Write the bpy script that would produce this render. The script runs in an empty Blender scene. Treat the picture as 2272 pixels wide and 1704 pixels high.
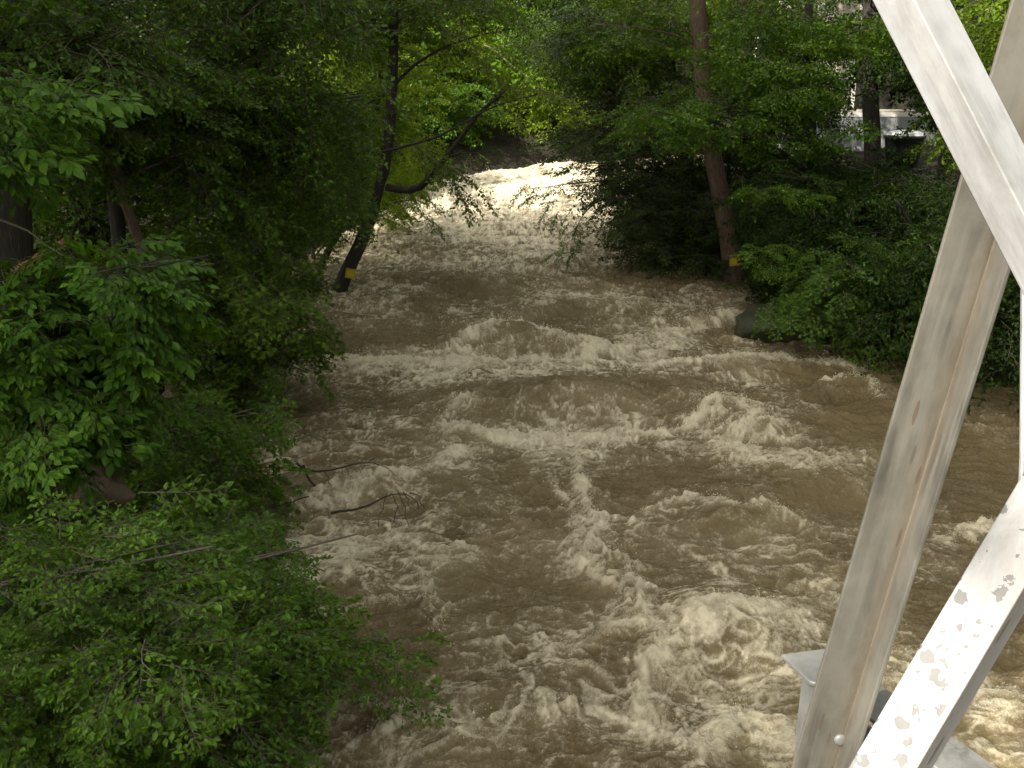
import bpy, math, random
import numpy as np
from mathutils import Vector, Matrix
R = math.radians
rnd = random.Random(7)
rng = np.random.default_rng(7)
sc = bpy.context.scene
C = sc.collection

# ------------------------------------------------------------------ camera, light, exposure
CAM_H, PITCH, FPX = 6.0, R(18), 1005.0
cam = bpy.data.cameras.new('camera'); co = bpy.data.objects.new('camera', cam); C.objects.link(co)
co.location = (0, 0, CAM_H); co.rotation_euler = (R(90) - PITCH, 0, 0)
cam.sensor_width = 36; cam.lens = 36 * FPX / 1024; cam.clip_start = .05; cam.clip_end = 600
sc.camera = co
SUN = Vector((-.60, -.45, .66)).normalized()
w = bpy.data.worlds.new('World'); sc.world = w; w.use_nodes = True
nt = w.node_tree; bg = nt.nodes['Background']
sky = nt.nodes.new('ShaderNodeTexSky'); sky.sky_type = 'NISHITA'; sky.sun_disc = False
sky.sun_elevation = math.asin(SUN.z); sky.sun_rotation = math.atan2(SUN.x, SUN.y)
sky.air_density = 1.2; sky.dust_density = 3.0; sky.ozone_density = 1.0
hz = nt.nodes.new('ShaderNodeHueSaturation'); hz.inputs['Saturation'].default_value = .15      # thin bright cloud after the rain
wm = nt.nodes.new('ShaderNodeMix'); wm.data_type = 'RGBA'; wm.blend_type = 'MULTIPLY'; wm.inputs[0].default_value = 1; wm.inputs[7].default_value = (1.03, .98, .92, 1)
nt.links.new(sky.outputs[0], hz.inputs['Color']); nt.links.new(hz.outputs[0], wm.inputs[6]); nt.links.new(wm.outputs[2], bg.inputs[0]); bg.inputs[1].default_value = .15
sl = bpy.data.lights.new('sun', 'SUN'); sl.energy = 3.0; sl.angle = R(.55); sl.color = (1, .94, .84)
so = bpy.data.objects.new('sun', sl); C.objects.link(so)
so.rotation_euler = (-SUN).to_track_quat('-Z', 'Y').to_euler(); so.location = SUN * 60
vs = sc.view_settings
vs.view_transform = 'Standard'; vs.look = 'None'; vs.gamma = 1; vs.use_curve_mapping = False
vs.exposure = 1.75
sc.render.engine = 'CYCLES'
sc.cycles.max_bounces = 6; sc.cycles.diffuse_bounces = 3; sc.cycles.glossy_bounces = 2
sc.cycles.transmission_bounces = 3; sc.cycles.use_denoising = True
sc.cycles.sample_clamp_indirect = 6

# ------------------------------------------------------------------ helpers
cp, sp = math.cos(PITCH), math.sin(PITCH)
def ray(vx, vy):                       # vx, vy on a 2212 x 1659 view of the place
    x = (vx * 1024 / 2212 - 512) / FPX; y = (384 - vy * 768 / 1659) / FPX
    return np.array([x, cp + y * sp, -sp + y * cp])
CP = np.array([0, 0, CAM_H])
def P(vx, vy, d):                      # the point of the place at distance d up the river
    r = ray(vx, vy); return CP + r * (d / r[1])
def G(vx, vy, z=0):
    r = ray(vx, vy); return CP + r * ((z - CAM_H) / r[2])
def Q(sx, sy, dep):                    # source pixels (2272 wide), depth along the view axis
    return CP + ray(sx * 2212 / 2272, sy * 1659 / 1704) * dep

_perm = np.random.default_rng(3).permutation(256); _perm = np.concatenate([_perm, _perm])
_ga = np.random.default_rng(4).random(256) * 2 * np.pi; _gx, _gy = np.cos(_ga), np.sin(_ga)
def pn(x, y, s=0):                     # gradient noise, about -0.7 .. 0.7
    x = np.asarray(x, float) + s * 17.31; y = np.asarray(y, float) + s * 9.77
    xi = np.floor(x).astype(np.int64); yi = np.floor(y).astype(np.int64)
    xf = x - xi; yf = y - yi; xi &= 255; yi &= 255
    u = xf * xf * xf * (xf * (xf * 6 - 15) + 10); v = yf * yf * yf * (yf * (yf * 6 - 15) + 10)
    def g(ix, iy, fx, fy):
        h = _perm[_perm[ix & 255] + (iy & 255)]; return _gx[h] * fx + _gy[h] * fy
    a = g(xi, yi, xf, yf); b = g(xi + 1, yi, xf - 1, yf)
    c = g(xi, yi + 1, xf, yf - 1); d = g(xi + 1, yi + 1, xf - 1, yf - 1)
    return (a + u * (b - a)) * (1 - v) + (c + u * (d - c)) * v
def fbm(x, y, o=4, s=0):
    t = 0; a = 1
    for k in range(o): t = t + a * pn(x * 2**k, y * 2**k, s + k); a *= .5
    return t
def ss(a, b, x):
    t = np.clip((x - a) / (b - a), 0, 1); return t * t * (3 - 2 * t)

def tag(o, label=None, cat=None, group=None, kind=None):
    if label: o['label'] = label
    if cat: o['category'] = cat
    if group: o['group'] = group
    if kind: o['kind'] = kind
    return o
def empty(name, loc, label, cat, group=None):
    o = bpy.data.objects.new(name, None); C.objects.link(o); o.location = loc
    return tag(o, label, cat, group)
def link(name, me, parent=None, mats=()):
    for m in mats: me.materials.append(m)
    o = bpy.data.objects.new(name, me); C.objects.link(o)
    if parent is not None:
        o.parent = parent; o.matrix_parent_inverse = Matrix.Translation(-Vector(parent.location))
    return o
def mesh_np(name, V, F, smooth=False, attrs=None, mi=None):
    V = np.ascontiguousarray(V, np.float32); F = np.ascontiguousarray(F, np.int32)
    me = bpy.data.meshes.new(name); n, k = F.shape
    me.vertices.add(len(V)); me.vertices.foreach_set('co', V.ravel())
    me.loops.add(n * k); me.loops.foreach_set('vertex_index', F.ravel())
    me.polygons.add(n); me.polygons.foreach_set('loop_start', np.arange(0, n * k, k, dtype=np.int32))
    if mi is not None: me.polygons.foreach_set('material_index', np.ascontiguousarray(mi, np.int32))
    me.polygons.foreach_set('use_smooth', np.full(n, smooth))
    for nm, a in (attrs or {}).items():
        at = me.attributes.new(nm, 'FLOAT', 'POINT'); at.data.foreach_set('value', np.ascontiguousarray(a, np.float32))
    me.update(calc_edges=True)
    return me
def tube(pts, rads, n=6, cap=True):    # tapered tube as triangles
    pts = np.array(pts, float); m = len(pts); V = []; F = []
    t = np.gradient(pts, axis=0); up = np.array([0.13, .31, 1.0]) 
    for i in range(m):
        d = t[i] / (np.linalg.norm(t[i]) + 1e-9)
        u = up if abs(np.dot(d, up / np.linalg.norm(up))) < .93 else np.array([1, .2, .1])
        a = np.cross(d, u); a /= np.linalg.norm(a); b = np.cross(d, a)
        for k in range(n):
            q = 2 * math.pi * k / n; V.append(pts[i] + rads[i] * (math.cos(q) * a + math.sin(q) * b))
    for i in range(m - 1):
        for k in range(n):
            p, q = i * n + k, i * n + (k + 1) % n
            F += [(p, q, q + n), (p, q + n, p + n)]
    if cap:
        V.append(pts[-1]); c = len(V) - 1
        for k in range(n): F.append(((m - 1) * n + k, (m - 1) * n + (k + 1) % n, c))
    return np.array(V), np.array(F, int)
def join(parts):
    V = []; F = []; o = 0
    for v, f in parts: V.append(v); F.append(f + o); o += len(v)
    return np.concatenate(V), np.concatenate(F)
def curve_pts(pts, n, wob=0, seed=0):  # smooth resample of a polyline
    pts = np.array(pts, float); m = len(pts)
    s = np.concatenate([[0], np.cumsum(np.linalg.norm(np.diff(pts, axis=0), axis=1))]); u = np.linspace(0, s[-1], n)
    out = np.stack([np.interp(u, s, pts[:, k]) for k in range(3)], 1)
    for _ in range(2): out[1:-1] = (out[:-2] + 2 * out[1:-1] + out[2:]) / 4
    if wob:
        r = np.random.default_rng(seed); out[1:-1] += r.normal(0, wob, (n - 2, 3))
    return out

# ------------------------------------------------------------------ materials
def mat(name):
    m = bpy.data.materials.new(name); m.use_nodes = True; t = m.node_tree
    return m, t, t.nodes['Principled BSDF'], t.nodes.new, t.links.new
def ramp(n, stops, interp='LINEAR'):
    r = n('ShaderNodeValToRGB'); e = r.color_ramp.elements; r.color_ramp.interpolation = interp
    while len(e) < len(stops): e.new(.5)
    for k, (p, c) in enumerate(stops):
        e[k].position = p; e[k].color = (*c, 1) if len(c) == 3 else c
    return r
def noise(n, l, scale, vec=None, detail=5, rough=.6, dist=0):
    x = n('ShaderNodeTexNoise'); x.inputs['Scale'].default_value = scale; x.inputs['Detail'].default_value = detail
    x.inputs['Roughness'].default_value = rough; x.inputs['Distortion'].default_value = dist
    if vec is not None: l(vec, x.inputs['Vector'])
    return x
def math_(n, l, op, a, b=None, clamp=False):
    x = n('ShaderNodeMath'); x.operation = op; x.use_clamp = clamp
    for k, v in enumerate((a, b)):
        if v is None: continue
        if isinstance(v, (int, float)): x.inputs[k].default_value = v
        else: l(v, x.inputs[k])
    return x.outputs[0]
def mix(n, l, fac, a, b):
    x = n('ShaderNodeMix'); x.data_type = 'RGBA'
    for k, v in ((0, fac), (6, a), (7, b)):
        if isinstance(v, (int, float)): x.inputs[k].default_value = v
        elif isinstance(v, tuple): x.inputs[k].default_value = (*v, 1)
        else: l(v, x.inputs[k])
    return x.outputs[2]
def mapping(n, l, scale, src='Object'):
    tc = n('ShaderNodeTexCoord'); mp = n('ShaderNodeMapping'); mp.inputs['Scale'].default_value = scale
    l(tc.outputs[src], mp.inputs['Vector']); return mp.outputs[0]

def leaf_mat(name, dark, midc, light, rough=.42, trans=.3):
    m, t, b, n, l = mat(name)
    a = n('ShaderNodeAttribute'); a.attribute_name = 'tint'
    oi = n('ShaderNodeObjectInfo')
    v = math_(n, l, 'ADD', a.outputs['Fac'], math_(n, l, 'MULTIPLY', math_(n, l, 'SUBTRACT', oi.outputs['Random'], .5), .25), True)
    r = ramp(n, [(0, dark), (.55, midc), (1, light)]); l(v, r.inputs[0])
    l(r.outputs[0], b.inputs['Base Color']); b.inputs['Roughness'].default_value = rough
    b.inputs['Specular IOR Level'].default_value = .22
    tr = n('ShaderNodeBsdfTranslucent'); hs = n('ShaderNodeHueSaturation')
    hs.inputs['Hue'].default_value = .485; hs.inputs['Saturation'].default_value = 1.15; hs.inputs['Value'].default_value = 2.0
    l(r.outputs[0], hs.inputs['Color']); l(hs.outputs[0], tr.inputs['Color'])
    ms = n('ShaderNodeMixShader'); ms.inputs[0].default_value = trans
    l(b.outputs[0], ms.inputs[1]); l(tr.outputs[0], ms.inputs[2])
    l(ms.outputs[0], t.nodes['Material Output'].inputs['Surface'])
    return m
M = {}
M['leaf'] = leaf_mat('broad_leaf', (.024, .056, .002), (.060, .122, .004), (.14, .24, .010))
M['leaf_cool'] = leaf_mat('cool_leaf', (.022, .054, .004), (.052, .115, .006), (.13, .22, .014))
M['leaf_ash'] = leaf_mat('ash_leaf', (.030, .074, .007), (.054, .128, .009), (.10, .20, .016), .55)
M['leaf_lit'] = leaf_mat('sunlit_yellow_green_leaf', (.07, .12, .010), (.12, .19, .014), (.20, .28, .025), .45, .45)  # sunlit glow put into the colour: paler, more translucent copy of the leaf
M['leaf_shrub'] = leaf_mat('shrub_leaf', (.036, .084, .006), (.070, .150, .010), (.13, .24, .020), .45)

M['leaf_shade'] = leaf_mat('shade_dark_leaf', (.007, .018, .002), (.018, .044, .003), (.065, .12, .008), .5, .25)  # deep shade of the right bank painted in as a darker leaf copy

def bark_mat(name, c0, c1, sc_=9, bump=.5):
    m, t, b, n, l = mat(name)
    v = mapping(n, l, (sc_, sc_, sc_ * .22)); x = noise(n, l, 1.6, v, 6, .65, .6)
    v2 = mapping(n, l, (1, 1, 1)); y = noise(n, l, 1.3, v2, 3)
    r = ramp(n, [(.3, c0), (.7, c1)]); l(x.outputs[0], r.inputs[0])
    moss = ramp(n, [(.52, (0, 0, 0)), (.68, (1, 1, 1))]); l(y.outputs[0], moss.inputs[0])
    l(mix(n, l, math_(n, l, 'MULTIPLY', moss.outputs[0], .5), r.outputs[0], tuple(c * .8 for c in (c1[0] * .7, c1[1], c1[2] * .5))), b.inputs['Base Color'])
    bp = n('ShaderNodeBump'); bp.inputs['Strength'].default_value = bump; bp.inputs['Distance'].default_value = .03
    l(x.outputs[0], bp.inputs['Height']); l(bp.outputs[0], b.inputs['Normal']); b.inputs['Roughness'].default_value = .85
    return m
M['bark'] = bark_mat('dark_bark', (.010, .008, .006), (.038, .029, .022), 11, .9)
M['bark_brown'] = bark_mat('brown_bark', (.05, .032, .022), (.17, .11, .078), 14, .9)
M['bark_grey'] = bark_mat('grey_bark', (.07, .06, .048), (.16, .14, .11), 16)
M['twig'] = bark_mat('twig_bark', (.05, .04, .028), (.13, .11, .08), 30, .2)
M['wet_twig'] = bark_mat('wet_twig_bark', (.012, .009, .007), (.035, .026, .02), 30, .2)
def split_mat():
    m, t, b, n, l = mat('splintered_wood')
    x = noise(n, l, 2, mapping(n, l, (40, 40, 6)), 5); r = ramp(n, [(.3, (.11, .05, .02)), (.7, (.24, .12, .05))])
    l(x.outputs[0], r.inputs[0]); l(r.outputs[0], b.inputs['Base Color']); b.inputs['Roughness'].default_value = .8
    return m
M['split'] = split_mat()

def ground_mat():
    m, t, b, n, l = mat('forest_floor')
    v = mapping(n, l, (1, 1, 1)); x = noise(n, l, .9, v, 8, .7); y = noise(n, l, 14, v, 6, .7)
    r = ramp(n, [(.3, (.018, .013, .008)), (.5, (.040, .032, .016)), (.62, (.03, .05, .010))]); l(x.outputs[0], r.inputs[0])
    r2 = ramp(n, [(.3, (.35, .35, .35)), (.7, (1, 1, 1))]); l(y.outputs[0], r2.inputs[0])
    mm = n('ShaderNodeMix'); mm.data_type = 'RGBA'; mm.blend_type = 'MULTIPLY'; mm.inputs[0].default_value = 1
    l(r.outputs[0], mm.inputs[6]); l(r2.outputs[0], mm.inputs[7]); l(mm.outputs[2], b.inputs['Base Color'])
    bp = n('ShaderNodeBump'); bp.inputs['Strength'].default_value = .8; bp.inputs['Distance'].default_value = .1
    l(y.outputs[0], bp.inputs['Height']); l(bp.outputs[0], b.inputs['Normal']); b.inputs['Roughness'].default_value = .95
    return m
M['ground'] = ground_mat()
def rock_mat(name, c0, c1, rough=.8):
    m, t, b, n, l = mat(name)
    v = mapping(n, l, (1, 1, 1)); x = noise(n, l, 3.5, v, 8, .7); y = noise(n, l, 22, v, 5, .7)
    r = ramp(n, [(.3, c0), (.7, c1)]); l(x.outputs[0], r.inputs[0]); l(r.outputs[0], b.inputs['Base Color'])
    bp = n('ShaderNodeBump'); bp.inputs['Strength'].default_value = .6; bp.inputs['Distance'].default_value = .03
    l(y.outputs[0], bp.inputs['Height']); l(bp.outputs[0], b.inputs['Normal']); b.inputs['Roughness'].default_value = rough
    return m
M['rock'] = rock_mat('brown_stone', (.05, .035, .022), (.17, .125, .085))
M['rock_wet'] = rock_mat('wet_dark_stone', (.012, .015, .005), (.060, .060, .026), .5)

def water_mat():
    m, t, b, n, l = mat('muddy_water')
    fo = n('ShaderNodeAttribute'); fo.attribute_name = 'foam'
    su = n('ShaderNodeAttribute'); su.attribute_name = 'silt'
    v = mapping(n, l, (1, .55, 1)); g = noise(n, l, 26, v, 8, .72, .5)
    v3 = mapping(n, l, (1, 1, 1)); g2 = noise(n, l, 90, v3, 4, .7, .3)
    f = math_(n, l, 'ADD', fo.outputs['Fac'], math_(n, l, 'MULTIPLY', math_(n, l, 'SUBTRACT', g.outputs[0], .5), 1.15))
    f = math_(n, l, 'ADD', f, math_(n, l, 'MULTIPLY', math_(n, l, 'SUBTRACT', g2.outputs[0], .5), .7))
    r = ramp(n, [(.06, (0, 0, 0)), (.36, (.14, .14, .14)), (.62, (.55, .55, .55)), (.92, (1, 1, 1))]); l(f, r.inputs[0])
    body = ramp(n, [(0, (.112, .081, .033)), (.5, (.172, .130, .060)), (1, (.275, .222, .122))]); l(su.outputs['Fac'], body.inputs[0])
    l(mix(n, l, r.outputs[0], body.outputs[0], (.76, .685, .50)), b.inputs['Base Color'])
    rr = n('ShaderNodeMapRange'); rr.inputs['To Min'].default_value = .12; rr.inputs['To Max'].default_value = .75
    l(r.outputs[0], rr.inputs['Value']); l(rr.outputs[0], b.inputs['Roughness'])
    b.inputs['IOR'].default_value = 1.33; b.inputs['Specular IOR Level'].default_value = .5
    h = math_(n, l, 'ADD', math_(n, l, 'MULTIPLY', g.outputs[0], .7), math_(n, l, 'MULTIPLY', g2.outputs[0], .3))
    bp = n('ShaderNodeBump'); bp.inputs['Strength'].default_value = 1; bp.inputs['Distance'].default_value = .06
    l(h, bp.inputs['Height']); l(bp.outputs[0], b.inputs['Normal'])
    return m
M['water'] = water_mat()
def plain(name, c, rough=.6, metal=0, var=.15, sc_=12):
    m, t, b, n, l = mat(name)
    x = noise(n, l, sc_, mapping(n, l, (1, 1, 1)), 5); r = ramp(n, [(.3, tuple(k * (1 - var) for k in c)), (.7, tuple(min(1, k * (1 + var)) for k in c))])
    l(x.outputs[0], r.inputs[0]); l(r.outputs[0], b.inputs['Base Color'])
    b.inputs['Roughness'].default_value = rough; b.inputs['Metallic'].default_value = metal
    return m
M['droplet'] = plain('water_spray', (.60, .53, .40), .4, 0, .1)

def steel_mat(name, base, stain, spots=0., ticks=.6, streak=.0, fold=.5):
    # object space: z along the member, x across the wide leg, y across the narrow leg
    m, t, b, n, l = mat(name)
    v = mapping(n, l, (1, 1, 1)); x = noise(n, l, 55, v, 4, .6); col = ramp(n, [(.3, tuple(c * .9 for c in base)), (.7, base)])
    l(x.outputs[0], col.inputs[0]); c = col.outputs[0]
    vl = mapping(n, l, (1, 1, .045)); y = noise(n, l, 45, vl, 4, .6, .4)
    sr = ramp(n, [(.40, (0, 0, 0)), (.60, (1, 1, 1))]); l(y.outputs[0], sr.inputs[0])
    big = noise(n, l, 4, v, 3); br = ramp(n, [(.42, (0, 0, 0)), (.6, (1, 1, 1))]); l(big.outputs[0], br.inputs[0])
    c = mix(n, l, math_(n, l, 'MULTIPLY', math_(n, l, 'MULTIPLY', sr.outputs[0], br.outputs[0]), streak), c, tuple(k * .45 for k in base))
    # tan wash running down beside the fold
    sep = n('ShaderNodeSeparateXYZ'); tc = n('ShaderNodeTexCoord'); l(tc.outputs['Object'], sep.inputs[0])
    wob = math_(n, l, 'MULTIPLY', math_(n, l, 'SUBTRACT', y.outputs[0], .5), .03)
    ax = math_(n, l, 'ADD', math_(n, l, 'ADD', sep.outputs[0], sep.outputs[1]), wob)
    fr = ramp(n, [(0, (1, 1, 1)), (.45, (.75, .75, .75)), (1, (0, 0, 0))]); l(math_(n, l, 'DIVIDE', ax, .05), fr.inputs[0])
    c = mix(n, l, math_(n, l, 'MULTIPLY', fr.outputs[0], fold), c, stain)
    # short dark drips
    vt = mapping(n, l, (1, 1, .16)); vo = n('ShaderNodeTexVoronoi'); vo.inputs['Scale'].default_value = 48; l(vt, vo.inputs['Vector'])
    sepc = n('ShaderNodeSeparateColor'); l(vo.outputs['Color'], sepc.inputs[0])
    k = math_(n, l, 'MULTIPLY', math_(n, l, 'LESS_THAN', vo.outputs['Distance'], .19), math_(n, l, 'GREATER_THAN', sepc.outputs[0], 1 - ticks * .25))
    c = mix(n, l, math_(n, l, 'MULTIPLY', k, .75), c, (.10, .075, .05))
    if spots:
        vv = n('ShaderNodeTexVoronoi'); vv.inputs['Scale'].default_value = 50; vv.inputs['Randomness'].default_value = 1
        wv = n('ShaderNodeMixRGB'); wv.blend_type = 'LINEAR_LIGHT'; wv.inputs[0].default_value = .012
        nn = noise(n, l, 60, v, 3); l(v, wv.inputs[1]); l(nn.outputs['Color'], wv.inputs[2]); l(wv.outputs[0], vv.inputs['Vector'])
        s2 = n('ShaderNodeSeparateColor'); l(vv.outputs['Color'], s2.inputs[0])
        cl = noise(n, l, 9, v, 2); lim = math_(n, l, 'MULTIPLY', math_(n, l, 'SUBTRACT', cl.outputs[0], .25), 2.2)
        rad = math_(n, l, 'ADD', math_(n, l, 'MULTIPLY', s2.outputs[1], .35), .22)
        on = math_(n, l, 'MULTIPLY', math_(n, l, 'LESS_THAN', vv.outputs['Distance'], rad), math_(n, l, 'LESS_THAN', s2.outputs[0], lim))
        wide = math_(n, l, 'GREATER_THAN', sep.outputs[0], .008)
        c = mix(n, l, math_(n, l, 'MULTIPLY', math_(n, l, 'MULTIPLY', on, wide), spots), c, (.105, .102, .095))
    gr = noise(n, l, 14, mapping(n, l, (1, 1, .25)), 6, .7, .5); g3 = ramp(n, [(.46, (1, 1, 1)), (.62, (.72, .70, .66)), (.74, (.5, .46, .40))]); l(gr.outputs[0], g3.inputs[0])
    gm = n('ShaderNodeMix'); gm.data_type = 'RGBA'; gm.blend_type = 'MULTIPLY'; gm.inputs[0].default_value = .75; l(c, gm.inputs[6]); l(g3.outputs[0], gm.inputs[7]); c = gm.outputs[2]
    l(c, b.inputs['Base Color']); b.inputs['Metallic'].default_value = .15; b.inputs['Roughness'].default_value = .42
    bp = n('ShaderNodeBump'); bp.inputs['Strength'].default_value = .12; bp.inputs['Distance'].default_value = .004
    l(x.outputs[0], bp.inputs['Height']); l(bp.outputs[0], b.inputs['Normal'])
    return m
M['steel_a'] = steel_mat('bright_galvanised_steel', (.40, .405, .41), (.30, .29, .26), 0, .3, 1.0, .3)
M['steel_c'] = steel_mat('spotted_galvanised_steel', (.31, .31, .305), (.17, .125, .085), .95, .8, .2, .3)
M['steel_b'] = steel_mat('dim_lit_weathered_galvanised_steel', (.172, .164, .138), (.135, .092, .052), 0, 1.6, .9, .45)  # darker than the diagonals: weaker light on brace painted into base; stains its own
M['steel_d'] = steel_mat('mottled_galvanised_steel', (.21, .21, .20), (.15, .13, .11), 0, .3, 1, .2)  # floor beam's weaker light is painted into this darker base too

# ------------------------------------------------------------------ river course
LY = np.array([-20, 3, 8, 11, 15, 19, 23, 27, 32, 36, 39, 41, 43, 46, 60])
LX = np.array([-3.5, -3.4, -3.8, -4.2, -4.4, -5.1, -5.9, -6.3, -5.7, -4.7, -3.6, -1.8, 1.5, 6, 34])
RY = np.array([-20, 3, 12, 18, 20, 21.5, 24, 28, 32, 36, 38, 40, 44, 60])
RX = np.array([11, 10, 10, 9.7, 8.8, 8.0, 6.8, 6.2, 4.7, 3.9, 4.4, 8, 20, 45])
ZY = np.array([-20, 22, 30, 35, 37.2, 38.6, 42, 60]); ZZ = np.array([0, 0, .25, .5, .72, 1.15, 1.45, 1.8])
xl = lambda y: np.interp(y, LY, LX)
xr = lambda y: np.interp(y, RY, RX)
z0 = lambda y: np.interp(y, ZY, ZZ)
def ground_z(x, y):
    x = np.asarray(x, float); y = np.asarray(y, float)
    sl_ = xl(y) - x; sr_ = x - xr(y); sd = np.maximum(sl_, sr_)
    h = np.interp(sd, [-3, -.6, 0, .5, 1.6, 5, 12, 25, 60, 200], [-1.3, -.7, -.1, .45, .9, 1.35, 2.1, 5, 17, 60])
    far = np.clip(y - 44, 0, 200) * .42 * ss(-1, 3, sd)
    rough = fbm(x * .5, y * .5, 4, 5) * .35 * ss(-.5, 2, sd)
    road = ss(-.5, -2.5, y) * ss(-14, -10, y) * ss(2, 5, sd)       # the road embankment that meets the bridge
    g = z0(y) + h + far + rough
    return g * (1 - road) + 4.3 * road
gx = np.concatenate([np.linspace(-260, -30, 24)[:-1], np.linspace(-30, -8, 45)[:-1], np.linspace(-8, 14, 130)[:-1], np.linspace(14, 40, 45)[:-1], np.linspace(40, 260, 24)])
gy = np.concatenate([np.linspace(-120, -14, 16)[:-1], np.linspace(-14, 50, 230)[:-1], np.linspace(50, 100, 30)[:-1], np.linspace(100, 380, 16)])
X, Y = np.meshgrid(gx, gy); Z = ground_z(X, Y)
def grid_faces(r, c):
    i = np.arange((r - 1) * c).reshape(r - 1, c)[:, :-1].ravel()
    return np.stack([i, i + 1, i + c + 1, i + c], 1)
g = link('ground', mesh_np('ground', np.stack([X, Y, Z], -1).reshape(-1, 3), grid_faces(*X.shape), True), None, [M['ground']])
tag(g, kind='structure')

# ------------------------------------------------------------------ flood water
def segd(x, y, pts):
    d = np.full(x.shape, 1e9)
    for (a, b), (c, e) in zip(pts[:-1], pts[1:]):
        vx, vy = c - a, e - b; t = np.clip(((x - a) * vx + (y - b) * vy) / (vx * vx + vy * vy), 0, 1)
        d = np.minimum(d, np.hypot(x - a - t * vx, y - b - t * vy))
    return d
def line(*v): return [tuple(G(a, b)[:2]) for a, b in v]
HUMPS = [  # x, y, half width across, half length, height
    (1.05, 17.0, 2.3, .85, .42), (.75, 16.7, .9, .5, .14), (3.75, 16.0, .85, .7, .26), (-.05, 20.9, 1.0, .6, .42), (1.3, 20.3, .8, .5, .2),
    (-2.4, 20.5, 1.9, .55, .22), (2.3, 9.3, 1.1, .7, .34), (1.3, 10.1, .5, .5, .1), (4.3, 13.0, 1.6, .7, .2), (3.2, 12.0, 1.3, .5, .16),
    (-1.3, 15.0, 1.0, .5, .2), (-2.7, 13.3, 1.0, .5, .22), (-2.4, 10.6, 1.1, .5, .12), (4.4, 22.7, 1.4, .5, .26), (2.0, 23.8, 1.4, .5, .2),
    (4.7, 18.9, 1.3, .5, .2), (5.0, 11.2, .5, .35, .16), (-1.2, 8.2, 1.2, .5, .1), (6.2, 17.9, .5, .35, .16), (-.8, 26, 1.2, .5, .2),
    (1.8, 28.5, 1.5, .5, .2), (-2.6, 29.5, 1.3, .5, .2), (0.2, 33, 2.2, .5, .22), (-1.4, 37.6, 2.2, .45, .22), (1.6, 38.2, 1.8, .5, .2), (-3.4, 24.5, 1.2, .5, .15)]
LINES = [  # foamy crests: view polyline, width, strength
    (line((985, 945), (1080, 962), (1200, 968), (1330, 960), (1470, 940), (1530, 925)), .20, 1.0),
    (line((1000, 900), (950, 945), (985, 1000), (910, 1040), (820, 1062), (740, 1100), (650, 1115)), .15, .75),
    (line((1520, 930), (1570, 895), (1640, 930), (1560, 985), (1640, 1010), (1740, 1050)), .20, .8),
    (line((1500, 905), (1400, 872), (1300, 862)), .07, .5), (line((975, 930), (1060, 880), (1150, 858)), .08, .55),
    (line((590, 815), (690, 798), (850, 797), (1000, 790), (1120, 795), (1250, 790), (1330, 775)), .26, 1.0),
    (line((1020, 765), (1070, 735), (1160, 745), (1230, 770), (1300, 765)), .22, .95),
    (line((1330, 770), (1450, 735), (1600, 705), (1680, 715)), .26, .75),
    (line((1420, 818), (1560, 808), (1700, 800), (1840, 812)), .22, .8), (line((1800, 850), (1860, 838), (1900, 870)), .12, .7),
    (line((1380, 1130), (1480, 1120), (1600, 1125), (1720, 1150)), .09, .75), (line((1180, 1125), (1300, 1140), (1380, 1165)), .07, .6),
    (line((1240, 1010), (1265, 1090), (1300, 1170), (1255, 1230), (1310, 1290), (1380, 1310), (1390, 1370)), .07, .85),
    (line((1190, 1060), (1240, 1130), (1230, 1220)), .05, .7), (line((1310, 1200), (1360, 1260), (1340, 1340)), .05, .7),
    (line((1400, 1480), (1440, 1420), (1500, 1380), (1600, 1370), (1720, 1380)), .14, 1.0),
    (line((1380, 1500), (1420, 1590), (1500, 1640), (1620, 1560), (1680, 1650)), .13, .95),
    (line((1150, 1450), (1260, 1405), (1400, 1390)), .05, .8), (line((950, 1420), (1090, 1415), (1250, 1400)), .035, .6),
    (line((700, 1350), (820, 1330), (900, 1310)), .05, .7), (line((900, 1250), (930, 1350), (945, 1390), (975, 1330)), .05, .7),
    (line((700, 1160), (830, 1180), (930, 1210), (1000, 1230)), .10, .6), (line((760, 1250), (820, 1300)), .05, .6),
    (line((800, 1600), (900, 1580), (1000, 1615), (1120, 1570), (1250, 1560)), .06, .7), (line((700, 1530), (880, 1560)), .08, .55),
    (line((560, 1650), (700, 1620), (740, 1540)), .05, .5), (line((1000, 1200), (1150, 1160)), .04, .5),
    (line((2060, 1190), (2110, 1160), (2170, 1165)), .10, .9), (line((1790, 1310), (1830, 1330), (1880, 1300)), .08, .8),
    (line((1900, 1480), (2000, 1500), (2212, 1560)), .22, .8), (line((640, 680), (800, 640), (960, 660)), .12, .5),
    (line((930, 432), (1010, 440), (1120, 447), (1240, 450)), .30, 1.0), (line((900, 455), (1050, 462), (1240, 478)), .35, .9),
    (line((960, 420), (1080, 400), (1150, 395)), .2, .5), (line((1060, 620), (1150, 600), (1250, 640)), .2, .5), (line((1150, 690), (1300, 660), (1450, 690)), .25, .6)]
def humps(x, y):
    h = np.zeros(x.shape)
    for cx, cy, sx, sy, a in HUMPS:
        dy = y - cy - .25 * ((x - cx) / sx) ** 2 * -sy
        # steeper on the downstream side
        s = np.where(dy < 0, sy * .7, sy * 1.25)
        h += a * np.exp(-((x - cx) / sx) ** 2 - (dy / s) ** 2)
        h -= a * .45 * np.exp(-((x - cx) / sx) ** 2 - ((dy + sy * 1.5) / (sy * .6)) ** 2)
    return h * .82
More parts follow.
